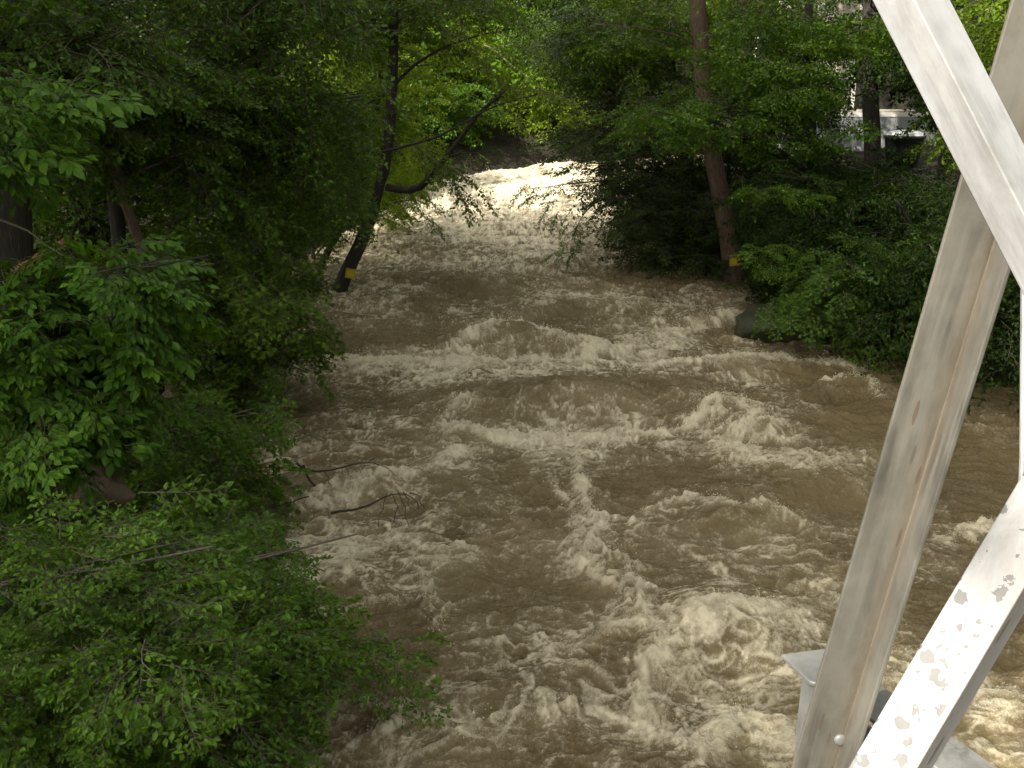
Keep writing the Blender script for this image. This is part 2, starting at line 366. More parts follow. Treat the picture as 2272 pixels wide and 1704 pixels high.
def water(x, y):
    wx = x + .35 * fbm(x * .7, y * .7, 3, 11); wy = y + .35 * fbm(x * .7, y * .7, 3, 21)
    wx2 = wx + .07 * fbm(x * 4, y * 4, 3, 31); wy2 = wy + .07 * fbm(x * 4, y * 4, 3, 41)
    far = ss(21, 34, y); edge = np.minimum(x - xl(y), xr(y) - x)
    # twice-warped coordinates: curled, torn shapes
    ux = x + .55 * fbm(x * .8, y * .8, 3, 101); uy = y + .55 * fbm(x * .8, y * .8, 3, 111)
    tx = ux + .22 * fbm(ux * 2.1, uy * 2.1, 3, 121); ty = uy + .22 * fbm(ux * 2.1, uy * 2.1, 3, 131)
    qx = tx + .07 * fbm(tx * 6, ty * 6, 2, 141); qy = ty + .07 * fbm(tx * 6, ty * 6, 2, 151)
    hf = fbm(qx * 7, qy * 9, 4, 161)
    # where the water breaks
    crest = np.zeros(x.shape)
    lx = x + .28 * fbm(x * 1.5, y * 1.5, 3, 51) + (qx - tx) * 1.2; ly = y + .30 * fbm(x * 1.5, y * 1.5, 3, 61) + (qy - ty) * 1.2
    for pts, wd, s in LINES:
        p = np.array(pts); m = (x > p[:, 0].min() - 2) & (x < p[:, 0].max() + 2) & (y > p[:, 1].min() - 2) & (y < p[:, 1].max() + 2)
        if not m.any(): continue
        d = segd(lx[m], ly[m], pts); ww = wd * (1.1 + 1.1 * pn(x[m] * 1.3, y[m] * 1.3, 71))
        crest[m] = np.maximum(crest[m], s * (np.exp(-(d / ww) ** 2) * .62 + .42 * np.exp(-(d / (ww * 3.0)) ** 2)) * (1 + .5 * fbm(x[m] * 1.1, y[m] * 1.1, 2, 72)))
    qx_, qy_ = wx2 + .03 * pn(x * 9, y * 9, 14), wy2 + .03 * pn(x * 9, y * 9, 15)
    # standing waves: ridged noise, long across the stream
    r1 = 1 - 2.2 * np.abs(pn(wx * .55, wy * 1.25, 1)); r2 = 1 - 2.2 * np.abs(pn(wx2 * 1.3, wy2 * 2.6, 2))
    r3 = 1 - 2.2 * np.abs(pn(wx2 * 3.1, wy2 * 5.2, 3)); r4 = 1 - 2.2 * np.abs(pn(wx2 * 8, wy2 * 11, 4)); r5 = pn(x * 22 + wx2 * 3, y * 26, 6)
    calm = ss(4.6, 6.5, x) * ss(23, 17, y)
    h = humps(wx * .5 + x * .5, wy * .5 + y * .5)
    nr = .55 + .45 * ss(9, 19, y); h += .05 * pn(wx * .8, wy * .9, 19)
    h += .11 * r1 * (1 - .4 * calm) + .066 * r2 * (1 + .7 * far) * nr + .034 * r3 * (1 + .9 * far) * nr + .014 * r4 * (1 + 1.2 * far) + .0045 * r5
    h += .030 * (.35 + far) * (1 - 2.2 * np.abs(pn(wx2 * 2.0, wy2 * 6.5, 12))) + .012 * (1 - 2.2 * np.abs(pn(qx_ * 5, qy_ * 15, 13)))
    h += .72 * np.clip(crest, 0, 1) * (.10 + .045 * r3 + .03 * r4 + .014 * r5 + .10 * hf)
    h += .012 * hf
    # lacy foam carried down the stream
    cov = .35 + .18 * far + .42 * fbm(wx * .45, wy * .38, 3, 81) + .30 * crest
    for cx, cy, sx, sy, a in [(-2.2, 11.2, 1.4, 1.5, .38), (-.6, 7.6, 2.2, .9, .20), (1.1, 11.5, .5, 2.5, .2), (-1.5, 14, 1.6, .9, .34), (1.0, 15.3, 2.6, .5, .3),
                              (4.0, 14.6, 1.3, .9, .28), (1.0, 8.3, 1.2, 1.2, .12), (2.0, 19, 3.5, 1.2, .3), (-2.5, 18.6, 2.2, .9, .26), (0, 38.2, 5, 2.4, .75), (0, 34, 5, 2.5, .35), (2.2, 8.9, 1.2, .9, .16), (4.5, 8, 1, 1.5, .15), (.5, 29, 4, 3, .12)]:
        cov += a * np.exp(-((x - cx) / sx) ** 2 - ((y - cy) / sy) ** 2)
    cov -= .20 * calm + .30 * np.exp(-((x - 1) / 1.9) ** 2 - ((y - 17.3) / .75) ** 2) + .25 * np.exp(-((x + 2.4) / 2) ** 2 - ((y - 20.7) / .6) ** 2) + .08 * ss(.6, 0, edge)
    cov = np.clip(cov, 0, 1.2)
    fil = np.exp(-(pn(tx * 1.3, ty * 1.6, 171) / .060) ** 2) * ss(-.35, .15, pn(ux * 1.1, uy * 1.1, 172))
    fil = np.maximum(fil, .9 * np.exp(-(pn(qx * 2.9, qy * 3.8, 173) / .085) ** 2) * ss(-.3, .2, pn(ux * 1.7, uy * 1.7, 174)))
    fil = np.maximum(fil, .75 * np.exp(-(pn(qx * 6.5, qy * 9.5, 175) / .14) ** 2) * ss(-.25, .2, pn(tx * 2.7, ty * 2.7, 176)))
    st = 1 - 2.4 * np.abs(pn(qx * 3.2, qy * 11, 177)); fil = np.maximum(fil, (.35 + .5 * far) * ss(.55, .95, st) * ss(-.2, .2, pn(ux * 1.3, uy * 2, 178)))
    thr = np.maximum(.62 * ss(.70, .99, r3), .45 * ss(.66, .97, r4)); thr = np.maximum(thr, .55 * ss(.72, 1, 1 - 2.2 * np.abs(pn(wx2 * 2.0, wy2 * 6.5, 12)))) * (.25 + .75 * ss(-.25, .3, pn(tx * 1.9, ty * 2.6, 179) + .3 * hf))
    veil = ss(.15, .85, .5 + .75 * fbm(tx * 1.1, ty * 1.4, 4, 181) + .25 * hf + (cov - .45) * .9)
    foam = thr * (.38 + .35 * cov) * (.62 + .38 * ss(9, 19, y)) * (1 - .4 * calm) + fil * ss(.16, .85, cov + .3 * hf) * (.66 + .4 * hf) + .24 * veil * ss(.3, .95, cov) + .22 * ss(.3, .9, r2 * .5 + r3 * .5) * ss(.1, .5, cov)
    foam = np.maximum(foam, ss(.16, .95, crest + .60 * hf) * (.50 + .35 * hf + .30 * ss(.3, 1, crest)) * ss(.06, .30, crest))
    foam = foam + (.10 + .6 * hf + .25 * fbm(qx * 2.2, qy * 4, 2, 191)) * np.exp(-((y - 38.3) / 2.3) ** 2)
    foam = np.clip(foam, 0, 1.1)
    silt = np.clip(.30 + .45 * fbm(wx * .6, wy * .35, 3, 97) + .45 * veil * cov + .5 * crest, 0, 1)
    return z0(y) + h * (.45 + .55 * ss(0, 1.4, edge)), foam, silt
ys = [4.2]
while ys[-1] < 47: ys.append(ys[-1] + max(.0135, min(.062, ys[-1] ** 2 / 6030)))
ys = np.array(ys); U = np.linspace(0, 1, 640)
YY = np.repeat(ys[:, None], len(U), 1)
a_, b_ = xl(ys) - 1.6, np.minimum(xr(ys) + 1.4, 15); XX = a_[:, None] + (b_ - a_)[:, None] * U[None]
Zw, Fm, Sm = water(XX, YY)
wo = link('river_water', mesh_np('river_water', np.stack([XX, YY, Zw], -1).reshape(-1, 3), grid_faces(*XX.shape), True, {'foam': Fm.ravel(), 'silt': Sm.ravel()}), None, [M['water']])
tag(wo, kind='structure')
# quieter sheet of the same river under and behind the bridge
yb = np.linspace(-30, 4.2, 120); xb = np.linspace(0, 1, 60)
XB = (xl(yb) - 1.6)[:, None] + (xr(yb) + 3 - xl(yb))[:, None] * xb; YB = np.repeat(yb[:, None], 60, 1)
ZB, FB, SB = water(XB, YB); ZB[-1] -= .02
wb = link('river_water', mesh_np('river_water', np.stack([XB, YB, ZB - .004], -1).reshape(-1, 3), grid_faces(*XB.shape), True, {'foam': FB.ravel(), 'silt': SB.ravel()}), None, [M['water']])
tag(wb, kind='structure')
# thrown spray along the breaking crests
tet = np.array([(1, 0, -.5), (-.5, .87, -.5), (-.5, -.87, -.5), (0, 0, 1.)]); tf = np.array([(0, 1, 3), (1, 2, 3), (2, 0, 3), (0, 2, 1)])
DV = []
for pts, wd, s in LINES:
    if s < .7: continue
    p = np.array(pts); L = np.linalg.norm(np.diff(p, axis=0), axis=1); n = int(L.sum() * 260 * s)
    cs = np.concatenate([[0], np.cumsum(L)]); u = rng.random(n) * cs[-1]
    x = np.interp(u, cs, p[:, 0]) + rng.normal(0, wd * .8, n); y = np.interp(u, cs, p[:, 1]) + rng.normal(0, wd * .8, n)
    burst = ss(.0, .5, pn(x * 2.2, y * 2.2, 77) + .1)
    z = water(x, y)[0] + rng.exponential(.045, n) * (.3 + 1.6 * burst) + .01; r = .0035 + rng.exponential(.003, n)
    r *= np.clip(y / 14, .8, 2)
    DV.append(tet[None] * np.clip(r, .003, .02)[:, None, None] * rng.uniform(.6, 1.3, (n, 1, 3)) + np.stack([x, y, z], -1)[:, None])
DV = np.concatenate(DV); nd = len(DV)
dro = link('water_spray', mesh_np('water_spray', DV.reshape(-1, 3), (tf[None] + 4 * np.arange(nd)[:, None, None]).reshape(-1, 3)), None, [M['droplet']])
tag(dro, 'loose drops of muddy water thrown up over the breaking waves', 'spray', kind='stuff')

# ------------------------------------------------------------------ bridge steel
AX = np.array([0, cp, -sp])                                     # view axis, used only to turn the legs
def member(name, a, b, w1, w2, th, m, parent, turn, tk=.009, hollow=False):
    a, b = Vector(a), Vector(b); z = (b - a).normalized(); away = ((a + b) / 2 - Vector(CP))
    away = (away - z * away.dot(z)).normalized(); side = z.cross(away).normalized()
    if side.x > 0: side = -side                                    # wide leg goes to the left
    d1 = side * math.cos(turn) + away * math.sin(turn); d2 = -side * math.sin(turn) + away * math.cos(turn)
    if hollow: d1 = side * math.cos(turn) - away * math.sin(turn); d2 = -side * math.sin(turn) - away * math.cos(turn)
    prof = [(0, 0), (w1, 0), (w1, tk), (tk, tk), (tk, w2), (0, w2)]; L = (b - a).length; V = []
    # z up the member; slightly worn corners
    import bmesh
    bm = bmesh.new(); lo = [bm.verts.new((x, y, 0)) for x, y in prof]; hi = [bm.verts.new((x, y, L)) for x, y in prof]
    for i in range(6): bm.faces.new((lo[i], lo[(i + 1) % 6], hi[(i + 1) % 6], hi[i]))
    bm.faces.new(lo[::-1]); bm.faces.new(hi); bmesh.ops.recalc_face_normals(bm, faces=bm.faces)
    ed = [e for e in bm.edges if abs(e.verts[0].co.z - e.verts[1].co.z) > L * .5]
    bmesh.ops.bevel(bm, geom=ed, offset=.0022, segments=2, affect='EDGES', profile=.5)
    me = bpy.data.meshes.new(name); bm.to_mesh(me); bm.free(); me.materials.append(m)
    for p in me.polygons: p.use_smooth = False
    o = bpy.data.objects.new(name, me); C.objects.link(o)
    mw = Matrix((( d1.x, d2.x, z.x, a.x), (d1.y, d2.y, z.y, a.y), (d1.z, d2.z, z.z, a.z), (0, 0, 0, 1)))
    o.parent = parent; o.matrix_parent_inverse = Matrix.Translation(-Vector(parent.location)); o.matrix_basis = mw
    return o
bridge = empty('steel_bridge', (1.5, 1.2, 4.6), 'galvanised steel truss bridge with crossing angle braces at the right edge, flood below', 'bridge')
S = lambda x0, sl_, y: (x0 + sl_ * y, y)
member('diagonal_brace', Q(*S(2029, .512, -520), 1.45), Q(*S(2029, .512, 860), 1.47), .105 * .58, .105 * .72, 0, M['steel_a'], bridge, R(34))['label'] = 'white upper diagonal angle with dark streaks'
member('diagonal_brace', Q(2035 - .5925 * 420, 1704 + 420, 1.40), Q(2035 + .5925 * 860, 1704 - 860, 1.42), .082, .050, 0, M['steel_c'], bridge, R(20))['label'] = 'white lower diagonal angle speckled with grey spots'
brace = member('outrigger_brace', Q(1857 - .3055 * 130, 1704 + 130, 2.10), Q(2469, -300, 1.48), .092, .075, 0, M['steel_b'], bridge, R(25), hollow=True)
brace['label'] = 'dull tan grey outrigger angle stained along its fold'
def prism(name, poly, depth, m, parent, dirv=(0, 0, -1), bev=.002):
    import bmesh
    bm = bmesh.new(); d = Vector(dirv) * depth
    lo = [bm.verts.new(Vector(p)) for p in poly]; hi = [bm.verts.new(Vector(p) + d) for p in poly]; n = len(poly)
    for i in range(n): bm.faces.new((lo[i], lo[(i + 1) % n], hi[(i + 1) % n], hi[i]))
    bm.faces.new(lo[::-1]); bm.faces.new(hi); bmesh.ops.recalc_face_normals(bm, faces=bm.faces)
    if bev: bmesh.ops.bevel(bm, geom=list(bm.edges), offset=bev, segments=1, affect='EDGES')
    me = bpy.data.meshes.new(name); bm.to_mesh(me); bm.free()
    return link(name, me, parent, [m])
ZF = 4.72
def Gs(sx, sy, z): return G(sx * 2212 / 2272, sy * 1659 / 1704, z)
# floor beam: top flange with a cut corner, web below, running back under the deck
fe = [Gs(1735, 1451, ZF), Gs(1839, 1437, ZF), Gs(1999, 1551, ZF), Gs(2240, 1722, ZF)]
bdir = fe[3] - fe[1]; bdir /= np.linalg.norm(bdir)
ne0, ne1 = Gs(1844, 1526, ZF), Gs(1795, 1511, ZF)
fe_far = fe[1] + bdir * 1.1; near_far = ne0 + bdir * 1.15
prism('top_flange', [fe[0], fe[1], fe_far, near_far, ne0, ne1], .011, M['steel_d'], bridge)
nrm = np.cross(bdir, [0, 0, 1.]); nrm /= np.linalg.norm(nrm)
if nrm[1] > 0: nrm = -nrm
wa = Gs(1776, 1490, ZF) ; wa[2] = ZF - .012; wp = np.array([wa[0], wa[1], ZF - .012])
off = np.dot(ne0 - wp, nrm); w0 = wp - nrm * 0.004; w1 = w0 + bdir * 1.25
prism('web', [w0, w1, w1 - np.array([0, 0, .52]), w0 - np.array([0, 0, .52])], .010, M['steel_d'], bridge, tuple(-nrm))
b0 = w0 - np.array([0, 0, .532]) + nrm * .06; b1 = b0 + bdir * 1.25
prism('bottom_flange', [b0, b1, b1 - nrm * .15, b0 - nrm * .15], .011, M['steel_d'], bridge)
# gusset plate and post at the frame edge, where the two diagonals meet
gp = [Q(2270, 640, 1.52), Q(2268, 1010, 1.52), Q(2262, 1160, 1.52), Q(2420, 1200, 1.52), Q(2480, 900, 1.52), Q(2420, 520, 1.52), Q(2300, 540, 1.52)]
prism('gusset_plate', gp, .010, M['steel_a'], bridge, tuple(AX))
pa, pb = Q(2400, 2100, 1.56), Q(2400, -500, 1.56)
prism('post', [pa, pa + np.array([.1, 0, 0]), pb + np.array([.1, 0, 0]), pb], .08, M['steel_b'], bridge, tuple(AX))
def bolt(p, nrm_, r, h):
    n_ = Vector(nrm_).normalized(); a = n_.orthogonal().normalized(); b = n_.cross(a); V = []; F = []
    rings = [(1, 0), (1, .45), (.85, .8), (.5, 1.0)]; p = Vector(p); k = 12
    for rr, hh in rings:
        for i in range(k):
            q = 2 * math.pi * i / k; V.append(p + (a * math.cos(q) + b * math.sin(q)) * r * rr + n_ * h * hh)
    for j in range(3):
        for i in range(k): F.append((j * k + i, j * k + (i + 1) % k, (j + 1) * k + (i + 1) % k, (j + 1) * k + i))
    V.append(p + n_ * h); c = len(V) - 1
    F2 = [(3 * k + i, 3 * k + (i + 1) % k, c, c) for i in range(k)]
    me = bpy.data.meshes.new('bolt'); me.from_pydata([tuple(v) for v in V], [], F + [f[:3] for f in F2])
    for pl in me.polygons: pl.use_smooth = True
    return me
mwb = brace.matrix_basis; inv = mwb.inverted()
# on the wide leg near the foot of the outrigger
ax_pt = Vector(Q(1853, 1612, 2.05)); lp = inv @ ax_pt; lp.y = .009
bp_ = mwb @ lp; bn = mwb.to_3x3() @ Vector((0, 1, 0))
bo = link('bolt', bolt(bp_, bn, .013, .007), bridge, [M['steel_d']])
# deck slab under the photographer (below and behind the frame)
prism('deck', [(-7, .55, 4.35), (14, .55, 4.35), (14, -6, 4.35), (-7, -6, 4.35)], .25, plain('concrete_deck', (.3, .29, .27), .9), bridge, (0, 0, -1), 0)

# ------------------------------------------------------------------ leafy sprays
def leaf_shape(kind):
    if kind == 'ovate':
        v = [(0, 0, 0), (.5, 0, -.05), (1, 0, -.16), (.38, .29, .04), (.38, -.29, .04), (.72, .2, -.03), (.72, -.2, -.03)]
        f = [(0, 4, 1), (4, 6, 1), (1, 6, 2), (0, 1, 3), (3, 1, 5), (1, 2, 5)]
    elif kind == 'simple':
        v = [(0, 0, 0), (1, 0, -.12), (.45, .31, .05), (.45, -.31, .05)]; f = [(0, 3, 1), (0, 1, 2)]
    elif kind == 'maple':
        v = [(.35, 0, -.02), (0, 0, 0), (.12, .42, -.02), (.33, .22, .02), (.62, .50, -.08), (.62, .14, .02), (1, 0, -.12), (.62, -.14, .02), (.62, -.50, -.08), (.33, -.22, .02), (.12, -.42, -.02)]
        f = [(0, k + 1, k) for k in range(1, 10)] + [(0, 1, 10)]
    return np.array(v, float), np.array(f, int)
def rotm(yaw, pitch, roll):            # arrays -> rotation matrices; x is the long axis
    cy, sy, cq, sq, cr, sr = np.cos(yaw), np.sin(yaw), np.cos(pitch), np.sin(pitch), np.cos(roll), np.sin(roll)
    m = np.empty(yaw.shape + (3, 3))
    m[..., 0, 0] = cy * cq; m[..., 0, 1] = cy * sq * sr - sy * cr; m[..., 0, 2] = cy * sq * cr + sy * sr
    m[..., 1, 0] = sy * cq; m[..., 1, 1] = sy * sq * sr + cy * cr; m[..., 1, 2] = sy * sq * cr - cy * sr
    m[..., 2, 0] = -sq; m[..., 2, 1] = cq * sr; m[..., 2, 2] = cq * cr
    return m
def spray(kind, seed, leaf, nside, nleaf, twigs=True, droop=.25, tilt=.45, length=1.0):
    r = np.random.default_rng(seed); P_, Yw, Pt, Rl, Sz = [], [], [], [], []; tubes = []
    zc = lambda x: -droop * x * x
    ax = [(t * length, .05 * math.sin(t * 5 + seed), zc(t) * length) for t in np.linspace(0, 1, 5)]
    tubes.append(tube(ax, np.linspace(.008, .002, 5), 3))
    for i in range(nside):
        t = .12 + .86 * (i + r.random() * .5) / nside; side = 1 if i % 2 else -1
        b0 = np.array([t * length, .05 * math.sin(t * 5 + seed), zc(t) * length]); ln = length * (.50 * (1 - t) ** .8 + .13) * r.uniform(.75, 1.2)
        an = side * r.uniform(.35, 1.35); d = np.array([math.cos(an), math.sin(an), r.uniform(-.3, .25)])
        mid = b0 + d * ln * .5; end = b0 + d * ln + np.array([0, 0, -.18 * ln])
        if twigs: tubes.append(tube([b0, mid, end], [.0045, .003, .0015], 3, False))
        if kind == 'ash':
            # pinnate leaf: pairs of leaflets along the stalk and one at the end, drooping
            m = nleaf
            for k in range(m):
                u = .3 + .7 * k / (m - 1); q = b0 + (end - b0) * u; q[2] -= .10 * ln * u * u
                for s in ((1, -1) if k < m - 1 else (0,)):
                    P_.append(q); Yw.append(an + s * r.uniform(.75, 1.0)); Pt.append(r.uniform(.2, .75)); Rl.append(r.normal(0, .25) + s * .25); Sz.append(leaf * r.uniform(.75, 1.1))
        else:
            for k in range(nleaf):
                u = (k + r.random() * .6 + .4) / nleaf; q = b0 + (end - b0) * u; s = 1 if k % 2 else -1
                P_.append(q); Yw.append(an + s * r.uniform(.3, 1.0)); Pt.append(r.normal(.22, tilt * .8)); Rl.append(r.normal(0, tilt)); Sz.append(leaf * r.uniform(.65, 1.2))
    for k in range(3):
        P_.append(np.array(ax[-1])); Yw.append(r.normal(0, .6)); Pt.append(r.normal(.3, .3)); Rl.append(r.normal(0, .4)); Sz.append(leaf)
    lv, lf = leaf_shape('ovate' if kind == 'ash' else kind); nl = len(P_)
    mt = rotm(np.array(Yw), np.array(Pt), np.array(Rl)); V = np.einsum('nij,vj->nvi', mt, lv) * np.array(Sz)[:, None, None] + np.array(P_)[:, None]
    F = (lf[None] + len(lv) * np.arange(nl)[:, None, None]).reshape(-1, 3); V = V.reshape(-1, 3)
    tint = np.repeat(np.clip(r.normal(.5, .2, nl), 0, 1), len(lv))
    tv, tf_ = join(tubes)
    return (np.concatenate([V, tv]), np.concatenate([F, tf_ + len(V)]), np.concatenate([tint, np.full(len(tv), .5)]), np.concatenate([np.zeros(len(F), int), np.ones(len(tf_), int)]))
SPR = {
    'maple': [spray('maple', s, .12, 12, 4, droop=.35, tilt=.55) for s in (1, 2, 3)],
    'ovate': [spray('ovate', s, .10, 12, 5, droop=.3, tilt=.6) for s in (4, 5, 6)],
    'hang': [spray('ovate', s, .10, 12, 5, droop=.8, tilt=.7) for s in (7, 8)],
    'small': [spray('simple', s, .105, 11, 6, twigs=False, droop=.3, tilt=.75) for s in (9, 10, 11)],
    'ash': [spray('ash', s, .20, 10, 4, droop=.35, length=1.1) for s in (12, 13, 14)],
    'shrub': [spray('ovate', s, .098, 14, 6, droop=.25, tilt=.6, length=1.) for s in (15, 16, 17)],
    'far': [spray('simple', s, .13, 11, 4, twigs=False, droop=.2, tilt=.6, length=1.2) for s in (18, 19)],
}
def crown_mesh(name, kind, pos, yaw, pitch, roll, scale, tshift, lmat):
    T = SPR[kind]; Vs, Fs, Ts, Ms = [], [], [], []; o = 0; pick = rng.integers(0, len(T), len(pos))
    for k, (v, f, t, mi) in enumerate(T):
        s = np.where(pick == k)[0]
        if not len(s): continue
        m = rotm(yaw[s], pitch[s], roll[s]); V = np.einsum('nij,vj->nvi', m, v) * scale[s][:, None, None] + pos[s][:, None]
        Vs.append(V.reshape(-1, 3)); Fs.append((f[None] + len(v) * np.arange(len(s))[:, None, None]).reshape(-1, 3) + o)
        Ts.append(np.clip(t[None] + tshift[s][:, None], 0, 1).ravel()); Ms.append(np.tile(mi, len(s))); o += len(v) * len(s)
    me = mesh_np(name, np.concatenate(Vs), np.concatenate(Fs), False, {'tint': np.concatenate(Ts)}, np.concatenate(Ms))
    me.materials.append(M[lmat]); me.materials.append(M['twig'])
    return me
BOUGH = {}
def bough_mesh(kind, lmat, k):
    key = (kind, lmat, k)
    if key not in BOUGH:
        n = {'shrub': 16, 'ash': 9, 'far': 8}.get(kind, 12)
        a = rng.random(n) * 6.283; rr = .62 * np.sqrt(rng.random(n)); flat = k >= 100
        p = np.stack([rr * np.cos(a), rr * np.sin(a), rng.normal(0, .10 if flat else .24, n) - .15 * rr], 1)
        BOUGH[key] = crown_mesh('leafy_bough', kind, p, a + rng.normal(0, .7, n), rng.normal(.08, .22, n), rng.normal(0, .28, n), rng.uniform(.7, 1.1, n), rng.normal(0, .07, n), lmat)
    return BOUGH[key]
CLEAR = [(715, 520, 800, 670, 25.6), (795, 330, 865, 520, 24.6), (832, -60, 866, 330, 24.2), (1490, -60, 1535, 170, 27.5), (1535, 330, 1590, 560, 25.6), (1560, 530, 1615, 610, 26.6), (1822, 140, 1850, 215, 37), (210, 985, 285, 1075, 10.2), (1885, 240, 1985, 310, 35)]
def blocked(x, y, z, r):
    v = np.array([x, y, z]) - CP; dp = v[1] * cp - v[2] * sp
    if y < 1: return False
    px = (v[0] / dp * FPX + 512) * 2212 / 1024; py = (384 - (v[1] * sp + v[2] * cp) / dp * FPX) * 1659 / 768; m = r * .85 / dp * FPX * 2212 / 1024
    return any(a - m < px < c + m and b - m * .6 < py < d + m * .6 and y < far_ for a, b, c, d, far_ in CLEAR)
TRI = {}
def sprays_in(blobs, centre, dens=1.0, scale=1.0, layer=.45):
    """blobs: (x, y, z, r, n). Sprays start inside each blob and reach outwards, mostly level."""
    pos, yaw, pit, rol, scl, ts = [], [], [], [], [], []
    for (x, y, z, r, n) in blobs:
        n = max(2, int(n * dens)); a = rng.random(n) * 2 * np.pi; rr = r * np.sqrt(rng.random(n)) * .75
        p = np.stack([x + rr * np.cos(a), y + rr * np.sin(a), z + rng.normal(0, r * layer * .5, n) - .12 * rr], 1)
        out = np.arctan2(y - centre[1], x - centre[0]); w_ = rng.normal(0, .5, n)
        yy = np.where(rng.random(n) < .55, a + w_, out + w_)
        pos.append(p); yaw.append(yy); pit.append(rng.normal(.08, .22, n)); rol.append(rng.normal(0, .28, n))
        scl.append(scale * rng.uniform(.7, 1.15, n) * min(1.2, max(.7, r))); ts.append(np.full(n, rng.normal(0, .13)) + rng.normal(0, .06, n))
    return [np.concatenate(q) for q in (pos, yaw, pit, rol, scl, ts)]
def trunk_mesh(path, r0, r1, blobs, lr=.014, flare=1.35, n=10, maxl=40):
    pts = curve_pts(path, 14, .012); L = np.linspace(0, 1, 14); rad = r0 + (r1 - r0) * L; rad[0] *= flare; rad[1] *= 1 + (flare - 1) * .35
    parts = [tube(pts, rad, n)]
    for (x, y, z, r, _) in blobs[:maxl]:
        c = np.array([x, y, z]); dz = np.abs(pts[:, 2] - (z - .35 * np.hypot(pts[:, 0] - x, pts[:, 1] - y))); i = int(np.argmin(dz + .3 * np.hypot(pts[:, 0] - x, pts[:, 1] - y)))
        i = min(max(i, 2), 12); s = pts[i]; dd = np.linalg.norm(c - s); rb = min(rad[i] * .5, lr + .006 * dd)
        m1 = s + (c - s) * .4 + np.array([0, 0, .08 * dd]); parts.append(tube(curve_pts([s, m1, c, c + (c - m1) * .35], 7, .02 * dd ** .5), np.linspace(rb, .008, 7), 5))
        for _k in range(3):
            a = rnd.random() * 6.28; e = c + np.array([math.cos(a), math.sin(a), rnd.uniform(-.2, .2)]) * r * .8
            parts.append(tube([m1 + (c - m1) * .5, (m1 + c) / 2 * .3 + e * .7, e], [.014, .01, .005], 3))
    return join(parts)
def fill(vx0, vy0, vx1, vy1, d0, d1, nb, r=.8, n=9):
    nb = int(nb * 1.15)
    out = []
    for _ in range(nb):
        p = P(rnd.uniform(vx0, vx1), rnd.uniform(vy0, vy1), rnd.uniform(d0, d1)); out.append((*p, r * rnd.uniform(.75, 1.25), n))
    return out
def tree(label, path, r0, r1, blobs, kind='ovate', lmat='leaf', bark='bark', cat='tree', name='broadleaf_tree', group=None, dens=1., scale=1., layer=.45, maxl=40):
    path = [np.array(p, float) for p in path]; blobs = [b_ for b_ in blobs if not blocked(*b_[:4])]
    base = path[0].copy(); gz = float(ground_z(base[0], base[1])); 
    if base[2] > gz - .1: path.insert(0, np.array([base[0] - (path[1][0] - base[0]) * .1, base[1], gz - .25]))
    t = empty(name, tuple(path[0]), label, cat, group)
    v, f = trunk_mesh(path, r0, r1, blobs, maxl=maxl); link('trunk', mesh_np('trunk', v, f, True), t, [M[bark]])
    for (x, y, z, r, n_) in blobs:
        if blocked(x, y, z, r): continue
        k = rnd.randrange(4) + (100 if layer < .3 else 0); o = bpy.data.objects.new('leafy_bough', bough_mesh(kind, lmat, k)); C.objects.link(o)
        o.parent = t; o.location = (x - t.location.x, y - t.location.y, z - t.location.z); q = r * scale * 1.05
        o.rotation_euler = (rnd.gauss(0, .16), rnd.gauss(0, .16), rnd.random() * 6.283); o.scale = (q, q, q)
    return t

# --- left bank, front to back
tree('big leafy shrub filling the lower left corner, one long branch over the water', [(-6.2, 6.0, 1.0), (-5.2, 6.6, 2.2), (-4.4, 7.2, 2.8)], .09, .03,
     fill(-80, 1180, 560, 1700, 6.2, 7.6, 42, .55, 9) + fill(-50, 1250, 420, 1500, 5.2, 6.2, 10, .45, 8) + fill(420, 1300, 690, 1420, 7.6, 8.6, 9, .45, 8) + fill(380, 1150, 520, 1300, 8.2, 9.2, 6, .5, 8),
     'shrub', 'leaf_shrub', 'bark_grey', 'shrub', 'leafy_shrub', maxl=14)
tree('ash tree with drooping compound leaves and seed clusters at the left edge', [(-8.2, 9.2, 1.6), (-7.6, 9.2, 4.5), (-7.2, 9.6, 8), (-7, 10, 13)], .2, .06,
     fill(-60, 560, 300, 900, 8.6, 9.8, 22, .55, 7) + fill(-60, 880, 300, 1150, 8.2, 9.2, 12, .55, 6) + fill(-80, 230, 40, 420, 8.5, 9.5, 5, .5, 6),
     'ash', 'leaf_ash', 'bark', name='ash_tree', maxl=6)
tree('spreading maple sapling hanging over the bank below the two drowned twigs', [(-5.4, 12.6, .9), (-5.0, 12.6, 2.2), (-4.7, 12.6, 3.6)], .07, .03,
     fill(310, 880, 560, 1180, 11.6, 13.0, 24, .6, 9) + fill(440, 1100, 590, 1230, 10.6, 11.6, 6, .4, 7) + fill(180, 1000, 400, 1200, 11.5, 12.5, 8, .6, 8),
     'maple', 'leaf_shrub', 'bark_grey', name='maple_sapling', maxl=12)
tree('maple with low level branches over the dark smooth wave at the left bank', [(-6.6, 16.5, 1.2), (-6.4, 16.3, 3.6), (-6.2, 16.2, 7), (-6, 16, 12)], .14, .05,
     fill(330, 560, 640, 860, 15, 17, 34, .7, 9) + fill(480, 400, 700, 640, 16, 18, 14, .7, 8) + fill(560, 680, 690, 760, 16, 17.5, 5, .5, 7),
     'maple', 'leaf', 'bark', name='maple_tree', maxl=12)
tree('slim brown trunk leaning left in the dark gap of the left bank', [P(352, 665, 15.5), P(330, 590, 15.5), P(300, 500, 15.4), P(272, 440, 15.3), P(225, 300, 15), P(180, 60, 14.6), P(170, -300, 14.5)], .10, .06,
     fill(60, 60, 420, 420, 14.5, 17, 34, .8, 8), 'ovate', 'leaf_cool', 'bark_brown', name='leaning_tree')
